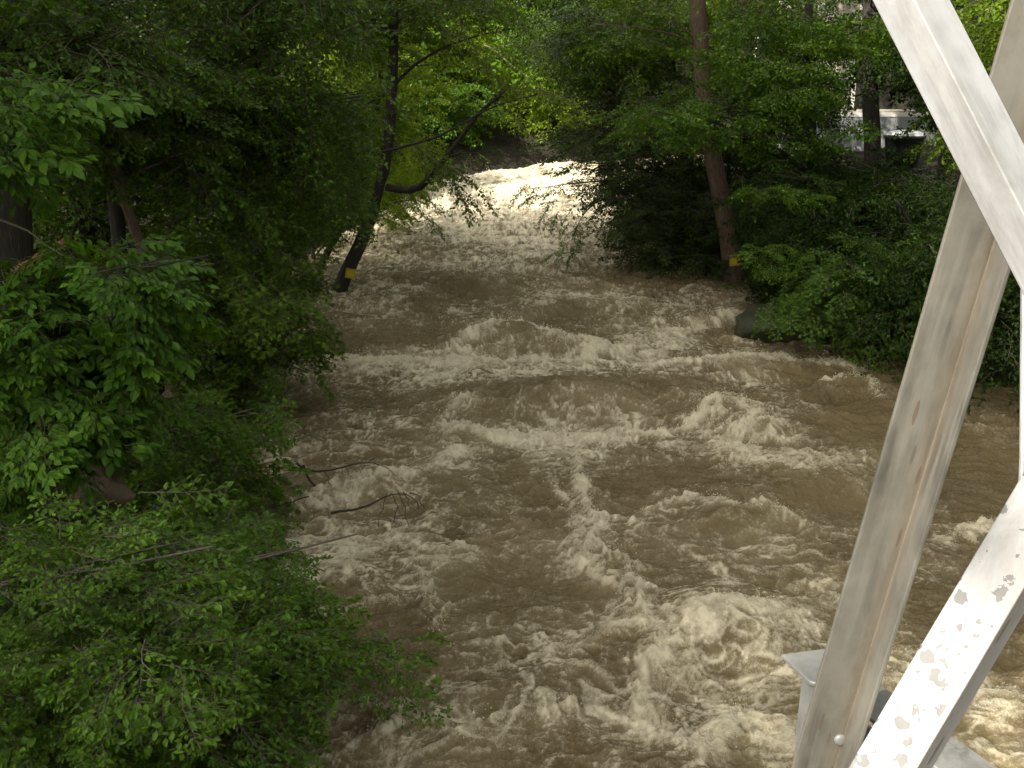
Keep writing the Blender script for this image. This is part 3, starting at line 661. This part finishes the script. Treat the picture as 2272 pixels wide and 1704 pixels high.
tree('thick dark tree standing at the left edge of the picture', [P(30, 760, 13), P(28, 560, 13), P(20, 300, 13), P(12, 0, 13), P(8, -500, 13)], .30, .2,
     fill(-60, -80, 300, 260, 11.5, 14.5, 34, .75, 8), 'ovate', 'leaf_cool')
tree('birch like tree whose drooping glossy foliage fills the top left', [(-6.4, 19, 1.2), (-6.2, 19, 4), (-5.9, 19, 8), (-5.6, 18.6, 14)], .17, .07,
     fill(380, -60, 740, 330, 16.5, 20, 52, .85, 8) + fill(560, 250, 740, 480, 18, 21, 18, .7, 8), 'hang', 'leaf_cool', 'bark')
tree('broad tree behind the leaning brown trunk, dense dark green', [(-8.6, 20, 1.5), (-8.4, 20, 5), (-8.2, 20, 10), (-8, 20, 15)], .2, .08,
     fill(20, 200, 420, 640, 18.5, 22, 46, 1.0, 8), 'small', 'leaf', 'bark')
# the tree with the left sign: leans out over the water, then rises
T1 = [P(705, 662, 25.2), P(735, 615, 25.1), P(765, 560, 25), P(805, 465, 25), P(838, 395, 25), P(846, 300, 25), P(845, 180, 25), P(850, 60, 25), P(853, -60, 25), P(860, -400, 24.6)]
t1 = tree('black leaning tree with a yellow sign at its foot, its forked limb over the river', T1, .195, .075,
     fill(680, -60, 880, 130, 23, 27, 22, .8, 8) + fill(880, -60, 1130, 30, 23, 27, 10, .8, 8) + fill(690, 200, 800, 480, 24, 27.5, 16, .7, 8), 'ovate', 'leaf', 'bark', maxl=14)
def branch(parent, pts, r0, r1, m='bark', n=6, label=None, name='branch'):
    v, f = tube(curve_pts(pts, max(8, 2 * len(pts)), .01), np.linspace(r0, r1, max(8, 2 * len(pts))), n)
    o = link(name, mesh_np(name, v, f, True), parent, [M[m]])
    if label: o['label'] = label
    return o
branch(t1, [P(836, 405, 25), P(870, 416, 24.8), P(905, 414, 24.5), P(940, 372, 24.2), P(985, 310, 24), P(1030, 248, 23.6), P(1090, 196, 23)], .10, .03, label='limb that dips and then climbs to the right')
branch(t1, [P(960, 345, 24.1), P(990, 330, 23.6), P(1020, 330, 23)], .035, .01)
branch(t1, [P(680, 372, 23.5), P(760, 350, 23.4), P(850, 319, 23.3), P(950, 300, 23.1), P(1010, 258, 23), P(1075, 222, 22.8), P(1160, 205, 22.5)], .045, .012, label='thin pale limb crossing in front of the trunk')
branch(t1, [P(846, 190, 25), P(900, 130, 24.8), P(980, 90, 24.6), P(1060, 70, 24.4)], .045, .015)
branch(t1, [P(842, 200, 25), P(780, 230, 25), P(720, 290, 25)], .035, .012)
def leafy(parent, spots, kind, lmat, scale=.8, n=3, pitch=.5, name='leafy_branch'):
    pos = []; yaw = []; pit = []
    for (vx, vy, d, a) in spots:
        p = P(vx, vy, d)
        for k in range(n): pos.append(p + rng.normal(0, .12, 3)); yaw.append(a + rng.normal(0, .4)); pit.append(pitch + rng.normal(0, .25))
    k = len(pos); me = crown_mesh(name, kind, np.array(pos), np.array(yaw), np.array(pit), rng.normal(0, .3, k), rng.uniform(.8, 1.1, k) * scale, rng.normal(0, .1, k), lmat)
    return link(name, me, parent)
leafy(t1, [(890, 320, 23.6, 0), (930, 340, 23.6, -.3), (960, 370, 23.4, 0), (985, 390, 23.3, -.2)], 'ovate', 'leaf', .9, 4)
leafy(t1, [(905, 445, 24, -.2), (930, 470, 24, .1)], 'ovate', 'leaf', .6, 3, .6)
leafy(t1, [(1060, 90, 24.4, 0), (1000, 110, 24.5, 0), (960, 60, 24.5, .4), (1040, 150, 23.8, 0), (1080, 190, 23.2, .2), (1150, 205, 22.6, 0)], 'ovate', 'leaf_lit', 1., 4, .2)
tree('thin dark tree close behind the black leaning one', [P(668, 600, 28), P(735, 500, 28), P(790, 400, 28), P(803, 320, 28), P(822, 190, 28), P(830, 40, 28), P(836, -300, 28)], .10, .06,
     fill(720, 60, 880, 360, 27, 31, 22, .9, 8), 'small', 'leaf_lit', 'bark', maxl=10)
tree('low bright green bush at the foot of the leaning tree', [(-5.9, 29.5, .8), (-5.8, 29.5, 2), (-5.6, 29.5, 3.2)], .06, .03,
     fill(790, 330, 900, 440, 30, 34, 20, .75, 8) + fill(790, 430, 850, 480, 28, 31, 6, .5, 8), 'small', 'leaf_lit', 'bark', 'bush', 'bank_bush', maxl=8)
tree('bushy tree overhanging the left bank behind the yellow sign', [(-6.6, 26.5, .9), (-6.6, 26.5, 3), (-6.4, 26.3, 7)], .12, .05,
     fill(600, 380, 760, 540, 24, 27, 18, .7, 8), 'small', 'leaf', 'bark', maxl=10)

# --- right bank
T2 = [P(1594, 660, 26.6), P(1586, 580, 26.5), P(1562, 450, 26.4), P(1540, 340, 26.2), P(1525, 240, 26), P(1512, 100, 25.8), P(1504, 0, 25.6), P(1495, -150, 25.4), P(1480, -500, 25)]
t2 = tree('tall brown trunk with a yellow notice at its foot on the right bank', T2, .25, .17,
     fill(1340, -60, 1720, 60, 24, 28, 24, .9, 8) + fill(1380, 200, 1500, 330, 24.5, 27.5, 8, .7, 8), 'ovate', 'leaf', 'bark_brown', name='broadleaf_tree', maxl=8)
tree('beech with level layered boughs crossing in front of the brown trunk', [P(1770, 560, 25), P(1760, 400, 25), P(1750, 200, 25), P(1745, -200, 25)], .15, .07,
     fill(1420, 150, 1900, 330, 21.5, 24.5, 40, .75, 7) + fill(1560, 20, 1900, 170, 22, 26, 30, .8, 8) + fill(1600, 405, 1830, 455, 20.5, 21.5, 5, .45, 8) + fill(1650, 500, 1900, 560, 19.5, 20.5, 4, .45, 8), 'small', 'leaf_cool', 'bark', name='beech_tree', layer=.2)
tree('dark tree leaning over the river whose twigs hang in front of the bright rapids', [(5.6, 31, 1.0), (5.2, 31, 3), (4.6, 30.8, 6), (4.0, 30.5, 10)], .16, .08,
     fill(1250, 150, 1450, 400, 28, 32, 40, .8, 8) + fill(1330, 370, 1450, 500, 27.5, 31, 22, .7, 8) + fill(1230, -20, 1380, 180, 29, 33, 18, .8, 8), 'ovate', 'leaf_shade', 'bark', maxl=20)
r1 = tree('low dark bough sweeping down to the water below the rapids', [(4.2, 28.5, .9), (3.4, 28, 1.8), (2.7, 27.6, 2.4)], .09, .03,
     fill(1370, 420, 1560, 580, 26.5, 30, 26, .7, 8), 'ovate', 'leaf_shade', 'bark', name='overhanging_tree', maxl=16)
leafy(r1, [(1215, 420, 28.5, 3.0), (1190, 400, 28.5, 3.2), (1160, 405, 28.5, 3.2), (1135, 415, 28.5, 3.3)], 'ovate', 'leaf', .6, 3, .35)
leafy(r1, [(1210, 440, 27.5, 3.0), (1190, 455, 27.5, 3.2), (1240, 470, 27.3, 3.3), (1255, 500, 27.3, 3.0), (1235, 520, 27.3, 3.4), (1225, 540, 27.3, 3.0), (1270, 470, 27.5, 3)], 'ovate', 'leaf', .6, 3, .8)
branch(r1, [P(1420, 400, 28), P(1310, 420, 28), P(1260, 450, 27.6), P(1235, 520, 27.3)], .04, .008)
branch(r1, [P(1330, 390, 28.4), P(1240, 395, 28.5), P(1150, 408, 28.5)], .03, .006)
for lab, a, b_2, d, r, k, fl in (
        ('slender black trunk with a bend left of the tall brown one', (1500, 360), (1400, 0), 32, .13, 'bark', (1230, -60, 1480, 170)),
        ('straight dark trunk behind the layered beech, left of a thinner one', (1625, 380), (1618, 60), 35, .19, 'bark', (1560, 60, 1760, 260)),
        ('thinner straight dark trunk, right neighbour of the straight dark one', (1668, 380), (1662, 40), 33, .14, 'bark', (1640, -40, 1800, 240)),
        ('stout dark trunk standing just left of the grey siding of the house', (1888, 360), (1880, 0), 30, .27, 'bark', (1880, -60, 2060, 150)),
        ('dark trunk half hidden by the steel, right of the grey siding', (2030, 470), (2060, 150), 27, .28, 'bark', (1990, -60, 2230, 260)),
        ('slim dark trunk on the right bank near the top centre', (1320, 330), (1292, 0), 37, .13, 'bark', (1180, -60, 1360, 120))):
    top = P(b_2[0] + (b_2[0] - a[0]) * .8, -420, d)
    tree(lab, [P(*a, d), (P(*a, d) * .5 + P(*b_2, d) * .5) + np.array([rnd.uniform(-.12, .12), 0, 0]), P(*b_2, d), top], r, r * .6,
         fill(*fl, d - 3, d + 2, 26, 1.0, 8), 'small', rnd.choice(['leaf_shade', 'leaf_shade', 'leaf']), k, maxl=8)
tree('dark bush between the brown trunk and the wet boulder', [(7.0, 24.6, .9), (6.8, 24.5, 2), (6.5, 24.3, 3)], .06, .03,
     fill(1560, 480, 1800, 650, 22.5, 25.5, 34, .75, 8), 'small', 'leaf_shade', 'bark', 'bush', 'bank_bush', maxl=8)
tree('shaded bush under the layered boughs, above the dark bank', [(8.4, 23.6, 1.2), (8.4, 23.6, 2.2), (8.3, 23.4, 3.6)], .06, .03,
     fill(1640, 330, 2060, 520, 22, 26, 44, .8, 8), 'small', 'leaf_shade', 'bark', 'bush', 'bank_bush', maxl=8)
r2 = tree('maple bough with hanging fresh green leaves over the wet boulder', [(9.0, 21.4, 1.2), (8.6, 21.2, 2.4), (7.9, 20.8, 3.2)], .08, .03,
     fill(1720, 570, 1960, 690, 19.2, 21, 20, .6, 8) + fill(1690, 650, 1800, 700, 19, 20, 4, .4, 6), 'maple', 'leaf_shrub', 'bark', name='maple_sapling', maxl=12)
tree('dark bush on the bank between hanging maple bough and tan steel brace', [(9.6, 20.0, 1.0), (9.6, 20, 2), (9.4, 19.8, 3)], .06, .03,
     fill(1880, 500, 2110, 740, 18.5, 21.5, 36, .75, 8), 'small', 'leaf_shade', 'bark', 'bush', 'bank_bush', maxl=8)
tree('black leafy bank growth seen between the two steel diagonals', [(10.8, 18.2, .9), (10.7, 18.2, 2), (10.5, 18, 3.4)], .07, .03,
     fill(2060, 420, 2280, 790, 16.5, 20, 36, .8, 8), 'small', 'leaf_shade', 'bark', 'bush', 'bank_bush', maxl=8)
tree('leaves showing in the wedge above the steel at the top right', [(13, 24, 2), (13, 24, 5), (12.6, 23.6, 9), (12, 23, 14)], .2, .1,
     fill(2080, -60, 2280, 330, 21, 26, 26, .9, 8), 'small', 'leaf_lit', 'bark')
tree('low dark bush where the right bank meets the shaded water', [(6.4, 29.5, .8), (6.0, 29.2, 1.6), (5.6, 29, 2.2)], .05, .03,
     fill(1400, 480, 1620, 610, 26.8, 30, 22, .7, 8), 'small', 'leaf_shade', 'bark', 'bush', 'bank_bush', maxl=6)

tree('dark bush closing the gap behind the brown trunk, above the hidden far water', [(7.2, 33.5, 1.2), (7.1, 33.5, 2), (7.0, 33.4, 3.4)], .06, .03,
     fill(1470, 300, 1660, 400, 32, 35, 24, .8, 8), 'small', 'leaf_shade', 'bark', 'bush', 'bank_bush', maxl=8)
# --- beyond the bend: sunlit trees, one by one
for k, (lab, x, y, h, r) in enumerate((
        ('sunlit yellow green tree in the middle above the far rapids', -1.5, 47.5, 7.5, 2.6), ('bluish green tree behind the head of the rapids', .8, 45.5, 4.2, 2.0),
        ('pale sunlit tree left of the yellow green one', -5.2, 46, 8, 2.6), ('far bright tree over the left bank behind the forked limb', -7.5, 41, 7, 2.4),
        ('low sunlit bushy tree at the left bank by the far rapids', -5.9, 37, 4.2, 1.6), ('far tree at the top centre with yellow leaves', 1.5, 53, 9, 3), ('far tree right of the top centre behind the bough', 6, 51, 9, 3),
        ('tall far tree over the bend with light green top', -4, 55, 10, 3.2), ('far green tree at the back of the right bank', 11, 50, 10, 3.2), ('low grey green bush on the far bank beside the white water', -3.4, 42.6, 2.6, 1.6),
        ('round far bush at the end of the river', 1.6, 44.6, 2.6, 1.4))):
    gz = float(ground_z(x, y)); nb = 52 if h > 5 else 26; bl = []
    for _ in range(nb):
        a = rnd.random() * 6.28; u = rnd.random(); rr = r * math.sqrt(rnd.random()) * (1.1 - .6 * u)
        bl.append((x + rr * math.cos(a), y + rr * math.sin(a), gz + .4 + u * h, 1.1, 8))
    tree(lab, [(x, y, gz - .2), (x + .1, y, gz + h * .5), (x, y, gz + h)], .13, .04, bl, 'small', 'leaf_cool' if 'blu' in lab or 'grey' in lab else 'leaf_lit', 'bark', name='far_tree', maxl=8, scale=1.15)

# --- woods farther off and on the slopes, one mass
bl = []
SPR['mass'] = [spray('simple', s, .15, 8, 3, twigs=False, droop=.3, tilt=.8, length=1.1) for s in (20, 21)]
while len(bl) < 640:
    x, y = rnd.uniform(-60, 70), rnd.uniform(30, 100)
    if abs(x) > y * .62 + 6 or (xl(y) - 3 < x < xr(y) + 3 and y < 58): continue
    if y < 44 and (x > -10 and x < 13): continue
    if 10 < x < 20 and y < 44: continue
    bl.append((x, y, float(ground_z(x, y)) + rnd.uniform(.3, 1) ** 1.5 * (11 if y > 44 else 8), 2.2, 7))
far = link('far_woods', crown_mesh('far_woods', 'mass', *sprays_in(bl, (0, 0, 0), 1, 2.3, .5), 'leaf'))
tag(far, 'dense woods on the slopes far behind both banks', 'woods', kind='stuff'); 
# --- undergrowth on both banks
bl = []
while len(bl) < 520:
    y = rnd.uniform(5, 42); s = rnd.choice((-1, 1)); e = abs(rnd.gauss(0, 1)) * 3 + .5
    x = (xl(y) - e) if s < 0 else (xr(y) + e)
    if y > 34 and s > 0 and x > 9: continue
    bl.append((float(x), y, float(ground_z(x, y)) + rnd.uniform(.0, .5), .7, 4))
un = link('undergrowth', crown_mesh('undergrowth', 'mass', *sprays_in(bl, (0, 18, 0), 1, .9, .3), 'leaf'))
tag(un, 'low dark undergrowth covering both banks', 'undergrowth', kind='stuff')

# --- tall trees added round the bridge so that crowns above the picture shade the river
def shade_blobs(h, r):
    out = []
    for _ in range(46):
        a = rnd.random() * 6.28; u = rnd.random(); rr = r * math.sqrt(rnd.random()) * math.sin(math.pi * (.2 + .75 * u))
        out.append((rr * math.cos(a), rr * math.sin(a), h * .42 + u * h * .58, 2.0, 8))
    return out
sb = shade_blobs(24, 5.2)
proto = empty('shade_tree', (-11, 12, 1), 'tall hardwood added to shade the river, crown above the picture', 'tree', 'tall trees added around the bridge for shade')
v, f = trunk_mesh([np.array([0, 0, -.5]), np.array([.2, .1, 8]), np.array([0, 0, 16]), np.array([.1, 0, 23])], .32, .08, sb, lr=.05, maxl=20)
tm = link('trunk', mesh_np('trunk', v, f, True), None, [M['bark']]); tm.parent = proto
cm = link('crown', crown_mesh('crown', 'far', *sprays_in(sb, (0, 0, 0), 1, 1.7, .5), 'leaf')); cm.parent = proto
spots = [(-11, 12), (-14, 17), (-10.5, 21), (-15, 8), (-10.5, 5.5), (-14, 3), (-17, 13), (-18, 5), (-20, 18), (-19, -1.5), (-22, 9), (-11.5, 8.8),
         (-24, 1), (-6, -18), (-9.5, 16.5), (-18.5, 2), (-21, -4),
         (13, 14), (12, 19), (11, 25), (12.5, 9), (16, 8), (17, 17), (18, 25), (13, 29), (20, 33), (21, 12), (14, -12), (8, 33), (19, 1), (24, 20), (0, -18), (7, -16), (-15.5, -2.5), (-12.5, .8)]
for i, (x, y) in enumerate(spots):
    o = proto
    if i:
        o = proto.copy(); C.objects.link(o)
        for ch in (tm, cm): c2 = ch.copy(); C.objects.link(c2); c2.parent = o
    s = rnd.uniform(.85, 1.1) * (.62 if y > 27 and x < 0 else 1)
    o.location = (x, y, float(ground_z(x, y))); o.rotation_euler = (0, 0, rnd.random() * 6.28); o.scale = (s, s, s)

# ------------------------------------------------------------------ small branches
sh = [o for o in C.objects if o.name.startswith('leafy_shrub')][0]
branch(sh, [P(-20, 1560, 6.6), P(120, 1558, 6.8), P(260, 1535, 7.0), P(420, 1500, 7.2), P(560, 1460, 7.4), P(660, 1438, 7.6), P(780, 1432, 7.8), P(900, 1450, 8.0)], .018, .004, 'bark_grey', label='long pale branch reaching right over the water')
branch(sh, [P(190, 1380, 7.0), P(260, 1405, 7.0), P(400, 1415, 7.0), P(520, 1440, 7.1)], .012, .004, 'bark_grey')
branch(sh, [P(300, 1410, 7.0), P(360, 1395, 7.1), P(420, 1370, 7.3), P(520, 1330, 7.5)], .009, .003, 'bark_grey')
branch(sh, [P(60, 1462, 6.6), P(120, 1475, 6.6), P(170, 1480, 6.6)], .016, .006, 'bark_grey')
branch(sh, [P(180, 1540, 6.4), P(260, 1450, 6.4), P(330, 1400, 6.5)], .008, .003, 'bark_grey')
branch(sh, [P(150, 1600, 6.1), P(210, 1640, 6.0), P(240, 1690, 6.0)], .012, .005, 'bark_grey')
leafy(sh, [(640, 1440, 7.6, .1), (700, 1436, 7.7, -.3), (760, 1432, 7.8, .3), (560, 1465, 7.4, -.5), (600, 1445, 7.5, .3), (520, 1480, 7.3, -.6), (820, 1430, 7.9, 0), (790, 1425, 7.9, .4), (850, 1440, 7.9, -.4), (720, 1440, 7.7, .2), (680, 1440, 7.7, -.4)], 'shrub', 'leaf_shrub', .5, 3, .25)
leafy(sh, [(560, 1330, 7.8, 0), (620, 1330, 7.9, -.2), (650, 1350, 7.9, .2), (600, 1290, 8, .2)], 'shrub', 'leaf_shrub', .6, 3, .25)
ash = [o for o in C.objects if o.name.startswith('ash_tree')][0]
for a, b_3 in (((-20, 470), (150, 560)), ((120, 640), (260, 760)), ((80, 700), (190, 900)), ((180, 600), (215, 700))):
    p, q = P(*a, 9.2), P(*b_3, 9.0); branch(ash, [p, (p + q) / 2 + np.array([0, 0, .08]), q], .014, .005, 'twig')
# ash keys: hanging bunches of thin yellow seeds
kv = []; kf = []
for (vx, vy, d) in ((130, 700, 8.8), (205, 880, 8.6), (222, 905, 8.6), (15, 860, 8.5), (22, 1010, 8.4), (150, 1070, 8.3), (35, 265, 8.8), (8, 900, 8.4), (140, 1090, 8.3)):
    c = P(vx, vy, d)
    for _ in range(34):
        p = c + rng.normal(0, .045, 3) * np.array([1, 1, 2.0]); a = rng.random() * 6.28; s = .032
        q = np.array([(-.12, 0, 0), (.12, 0, 0), (.16, .02, -1), (-.1, .02, -1.1)]) * s; ca, sa = math.cos(a), math.sin(a)
        q = np.stack([q[:, 0] * ca - q[:, 1] * sa, q[:, 0] * sa + q[:, 1] * ca, q[:, 2]], 1) + p; o_ = len(kv) * 4
        kv.append(q); kf.append((o_, o_ + 1, o_ + 2, o_ + 3))
ks = link('seed_cluster', mesh_np('seed_cluster', np.concatenate(kv), np.array(kf)), ash, [plain('ash_seed', (.20, .24, .04), .6)]); ks['kind'] = 'stuff'
# broken limb with splintered orange end
bl_ = empty('broken_limb', tuple(P(60, 575, 11)), 'broken limb with an orange splintered end lying above the ash leaves at the left', 'branch')
branch(bl_, [P(20, 600, 11), P(60, 572, 11), P(105, 545, 11), P(140, 520, 11)], .075, .035, 'split', 8, name='limb')
for a in range(5): branch(bl_, [P(136, 522, 11), P(146 + 3 * a, 508 + 5 * a, 11)], .012, .001, 'split', 4, name='splinter')
# dead twigs standing out of the water
def dead(label, lines):
    t = empty('dead_branch', tuple(P(*lines[0][0][0][0], lines[0][0][0][1])), label, 'branch')
    for pts, r in lines: branch(t, [P(*p, d) for p, d in pts], r, .004, 'wet_twig', 5, name='stem' if r > .016 else 'twig')
d1 = 12.9
dead('bare black twig reaching right from the leaves, upper of the two over the water', [
    ([((640, 1000), d1), ((655, 1020), d1), ((700, 1018), d1), ((745, 1008), d1), ((790, 996), d1), ((830, 1002), d1), ((852, 1025), d1)], .018),
    ([((655, 1005), d1), ((665, 1040), d1), ((700, 1068), d1), ((735, 1100), d1)], .020), ([((745, 1008), d1), ((760, 1030), d1)], .006), ([((800, 997), d1), ((815, 985), d1)], .006),
    ([((700, 1018), d1), ((712, 1036), d1), ((716, 1050), d1)], .006), ([((790, 996), d1), ((778, 1022), d1)], .005)])
d2 = 11.3
dead('arched dead branch with hanging twiglets, lower of the two over the water', [
    ([((715, 1108), d2), ((760, 1102), d2), ((805, 1090), d2), ((835, 1068), d2), ((870, 1062), d2), ((900, 1072), d2), ((905, 1100), d2)], .017),
    ([((870, 1062), d2), ((885, 1085), d2), ((890, 1100), d2)], .007), ([((885, 1066), d2), ((905, 1068), d2), ((918, 1098), d2)], .006),
    ([((835, 1068), d2), ((825, 1100), d2), ((818, 1140), d2)], .006), ([((845, 1066), d2), ((862, 1100), d2), ((850, 1130), d2)], .005),
    ([((860, 1063), d2), ((880, 1110), d2), ((884, 1140), d2)], .005), ([((640, 1080), d2), ((680, 1068), d2), ((610, 1090), d2)], .006)])

# ------------------------------------------------------------------ stones
def stone(name, label, c, s, m, seed, cat='boulder', group=None, cut=.3):
    import bmesh
    bm = bmesh.new(); bmesh.ops.create_icosphere(bm, subdivisions=4, radius=1); r = np.random.default_rng(seed)
    pl = [(lambda v: v / np.linalg.norm(v))(r.normal(0, 1, 3)) for _ in range(11)]; ds = r.uniform(.55, .85, 11)
    for v in bm.verts:
        p = np.array(v.co)
        for n_, d in zip(pl, ds):
            k = p @ n_ - d
            if k > 0: p = p - n_ * k * .92
        p += .05 * pn(p[0] * 8 + seed, p[1] * 8 + p[2] * 7) * p; p += .07 * pn(p[0] * 3 + seed, p[1] * 3 + p[2] * 2) * p; v.co = Vector(p * s)
    me = bpy.data.meshes.new(name); bm.to_mesh(me); bm.free(); me.materials.append(m)
    for p in me.polygons: p.use_smooth = True
    o = bpy.data.objects.new(name, me); C.objects.link(o); o.location = c
    return tag(o, label, cat, group)
b = G(1685, 735); stone('boulder', 'dark wet boulder splitting the water below the maple bough', (b[0] + .05, b[1], .18), np.array([1.15, .8, .80]), M['rock_wet'], 4)
b = G(2010, 775); stone('boulder', 'dark boulder at the right bank just left of the tan steel brace', (b[0] + .2, b[1] + .3, .25), np.array([.7, .6, .7]), M['rock_wet'], 9)
b = G(665, 640); stone('boulder', 'low black rock at the foot of the tree with the left sign', (b[0], b[1] + .3, .1), np.array([.7, .5, .45]), M['rock_wet'], 12)
p = P(238, 990, 10.4); stone('stone_block', 'squared brown stone in the dark gap of the left bank', tuple(p), np.array([.26, .24, .24]), M['rock'], 21, 'stone')
p = P(215, 1060, 10.2); stone('stone_block', 'flat dark brown stone below the squared one', tuple(p), np.array([.42, .3, .22]), M['rock'], 22, 'stone')
p = P(365, 890, 13.0); stone('stone_block', 'pale brown stone peeping out behind the maple sapling', tuple(p), np.array([.2, .2, .35]), M['rock'], 23, 'stone')
for k in range(16):
    y = 7.5 + k * .85; x = float(xl(y)) - rnd.uniform(-.1, .6)
    stone('bank_stone', 'rough brown stone of the rubble along the foot of the left bank', (x, y, rnd.uniform(.0, .35)), np.array([rnd.uniform(.3, .5), rnd.uniform(.25, .45), rnd.uniform(.2, .4)]), M['rock'], 30 + k, 'stone', 'rubble along the left bank')

# ------------------------------------------------------------------ the two yellow notices
YEL = plain('yellow_notice', (.40, .33, .012), .55, 0, .12, 20); BLK = plain('black_print', (.02, .018, .01), .6)
def notice(label, centre, wdt, hgt, rz, tilt, words, border=True):
    t = empty('posted_notice', tuple(centre), label, 'sign'); t.rotation_euler = (R(90), tilt, rz)
    import bmesh
    bm = bmesh.new(); bmesh.ops.create_grid(bm, x_segments=8, y_segments=8, size=.5)
    for v in bm.verts:
        v.co.x *= wdt; v.co.y *= hgt; v.co.z = .012 * math.sin(v.co.x * 12) * math.cos(v.co.y * 9)
    ex = bmesh.ops.extrude_face_region(bm, geom=list(bm.faces))
    for q in ex['geom']:
        if isinstance(q, bmesh.types.BMVert): q.co.z -= .002
    bmesh.ops.recalc_face_normals(bm, faces=bm.faces)
    me = bpy.data.meshes.new('panel'); bm.to_mesh(me); bm.free(); me.materials.append(YEL)
    o = bpy.data.objects.new('panel', me); C.objects.link(o); o.parent = t
    if words:
        for k, (s, sz, yy) in enumerate(words):
            cu = bpy.data.curves.new('lettering', 'FONT'); cu.body = s; cu.size = sz; cu.align_x = 'CENTER'; cu.extrude = .0006; cu.offset = .0012
            cu.materials.append(BLK); tmp = bpy.data.objects.new('lettering', cu); C.objects.link(tmp); dg = bpy.context.evaluated_depsgraph_get(); dg.update()
            lm = bpy.data.meshes.new_from_object(tmp.evaluated_get(dg)); bpy.data.objects.remove(tmp); l_ = bpy.data.objects.new('lettering', lm); C.objects.link(l_); l_.parent = t; l_.location = (0, yy, .014)
    if border:
        V = []; F = []; bw = .006; ix, iy = wdt / 2 - .022, hgt / 2 - .022
        for (x0, x1, y0, y1) in ((-ix, ix, iy - bw, iy), (-ix, ix, -iy, -iy + bw), (-ix, -ix + bw, -iy + bw, iy - bw), (ix - bw, ix, -iy + bw, iy - bw)):
            o_ = len(V); V += [(x0, y0, .015), (x1, y0, .015), (x1, y1, .015), (x0, y1, .015)]; F.append((o_, o_ + 1, o_ + 2, o_ + 3))
        me = bpy.data.meshes.new('printed_border'); me.from_pydata(V, [], F); me.materials.append(BLK); bo_ = bpy.data.objects.new('printed_border', me); C.objects.link(bo_); bo_.parent = t
    return t
c = P(1587, 562, 25.75)
notice('yellow posted notice nailed to the tall brown trunk on the right', (c[0] + .02, c[1], c[2]), .29, .29, 0, R(-6), [('POSTED', .082, .055)])
c = P(757, 591, 24.75)
notice('weathered yellow notice on the black leaning tree on the left', (c[0], c[1], c[2]), .25, .25, 0, R(10), [])

# ------------------------------------------------------------------ house behind the right bank
def V3(vx, vy, d): return P(vx, vy, d)
D = 38.0
hl, hr = P(1700, 250, D)[0], P(2030, 250, D)[0]; zb = P(1900, 305, D)[2] - .5; zf = P(1900, 252, D)[2]; zt = P(1850, -20, D)[2]; ur = P(1853, 180, D)[0]
house = empty('house', ((hl + hr) / 2, D, zb), 'pale house with grey board siding half hidden behind the right bank trees', 'house')
beige = plain('beige_wall', (.50, .45, .36), .85, 0, .06); grey = plain('grey_siding', (.30, .31, .31), .8, 0, .08); white = plain('white_trim', (.70, .68, .62), .7, 0, .05)
def box(name, x0, x1, y0, y1, z0_, z1, m, parent, label=None):
    o = prism(name, [(x0, y0, z1), (x1, y0, z1), (x1, y1, z1), (x0, y1, z1)], z1 - z0_, m, parent, (0, 0, -1), 0)
    if label: o['label'] = label
    return o
box('upper_wall', hl, ur, D + .6, D + 6, zf, zt, beige, house)
box('corner_trim', ur, ur + .12, D + .55, D + .7, zf, zt, white, house)
box('fascia', hl - .1, hr + .1, D - .02, D + .12, zf, zf + .14, white, house)
box('porch_roof', hl, hr, D + .0, D + .6, zf + .14, zf + .22, beige, house)
n_b = int((hr - hl) / .19)
me0 = None
for k in range(n_b):
    x = hl + k * .19
    if me0 is None:
        o = box('siding_board', 0, .178, 0, .03, zb, zf, grey, None); me0 = o.data; o.parent = house; o.location = (x - house.location.x, D - house.location.y, -house.location.z)
    else:
        o = bpy.data.objects.new('siding_board', me0); C.objects.link(o); o.parent = house; o.location = (x - house.location.x, rnd.uniform(0, .006), -house.location.z)
box('lower_wall', hl, hr, D + .035, D + 6, zb, zf - .01, grey, house)
# dark tub with a domed white lid in front of the siding
c = P(1955, 290, D - 2.2); tub = empty('covered_tub', (c[0], c[1], c[2] - 1.0), 'dark tub with a low white lid in front of the grey siding', 'tub')
def lathe(name, prof, m, parent, n=20, sx=1, sy=1):
    V = []; F = []
    for r_, z in prof:
        for k in range(n): V.append((r_ * math.cos(6.2832 * k / n) * sx, r_ * math.sin(6.2832 * k / n) * sy, z))
    for j in range(len(prof) - 1):
        for k in range(n): F.append((j * n + k, j * n + (k + 1) % n, (j + 1) * n + (k + 1) % n, (j + 1) * n + k))
    me = bpy.data.meshes.new(name); me.from_pydata(V, [], F); me.materials.append(m); o = bpy.data.objects.new(name, me); C.objects.link(o); o.parent = parent
    for pp in me.polygons: pp.use_smooth = True
    return o
lathe('tub_body', [(.0, 0), (.52, 0), (.60, .5), (.66, .86), (.70, .88), (.70, .97), (.6, .98)], plain('dark_plastic', (.02, .022, .02), .5), tub)
lathe('lid', [(.67, .98), (.66, 1.02), (.5, 1.10), (.25, 1.14), (.0, 1.15)], plain('white_lid', (.7, .72, .72), .5), tub)
bpy.context.view_layer.update()
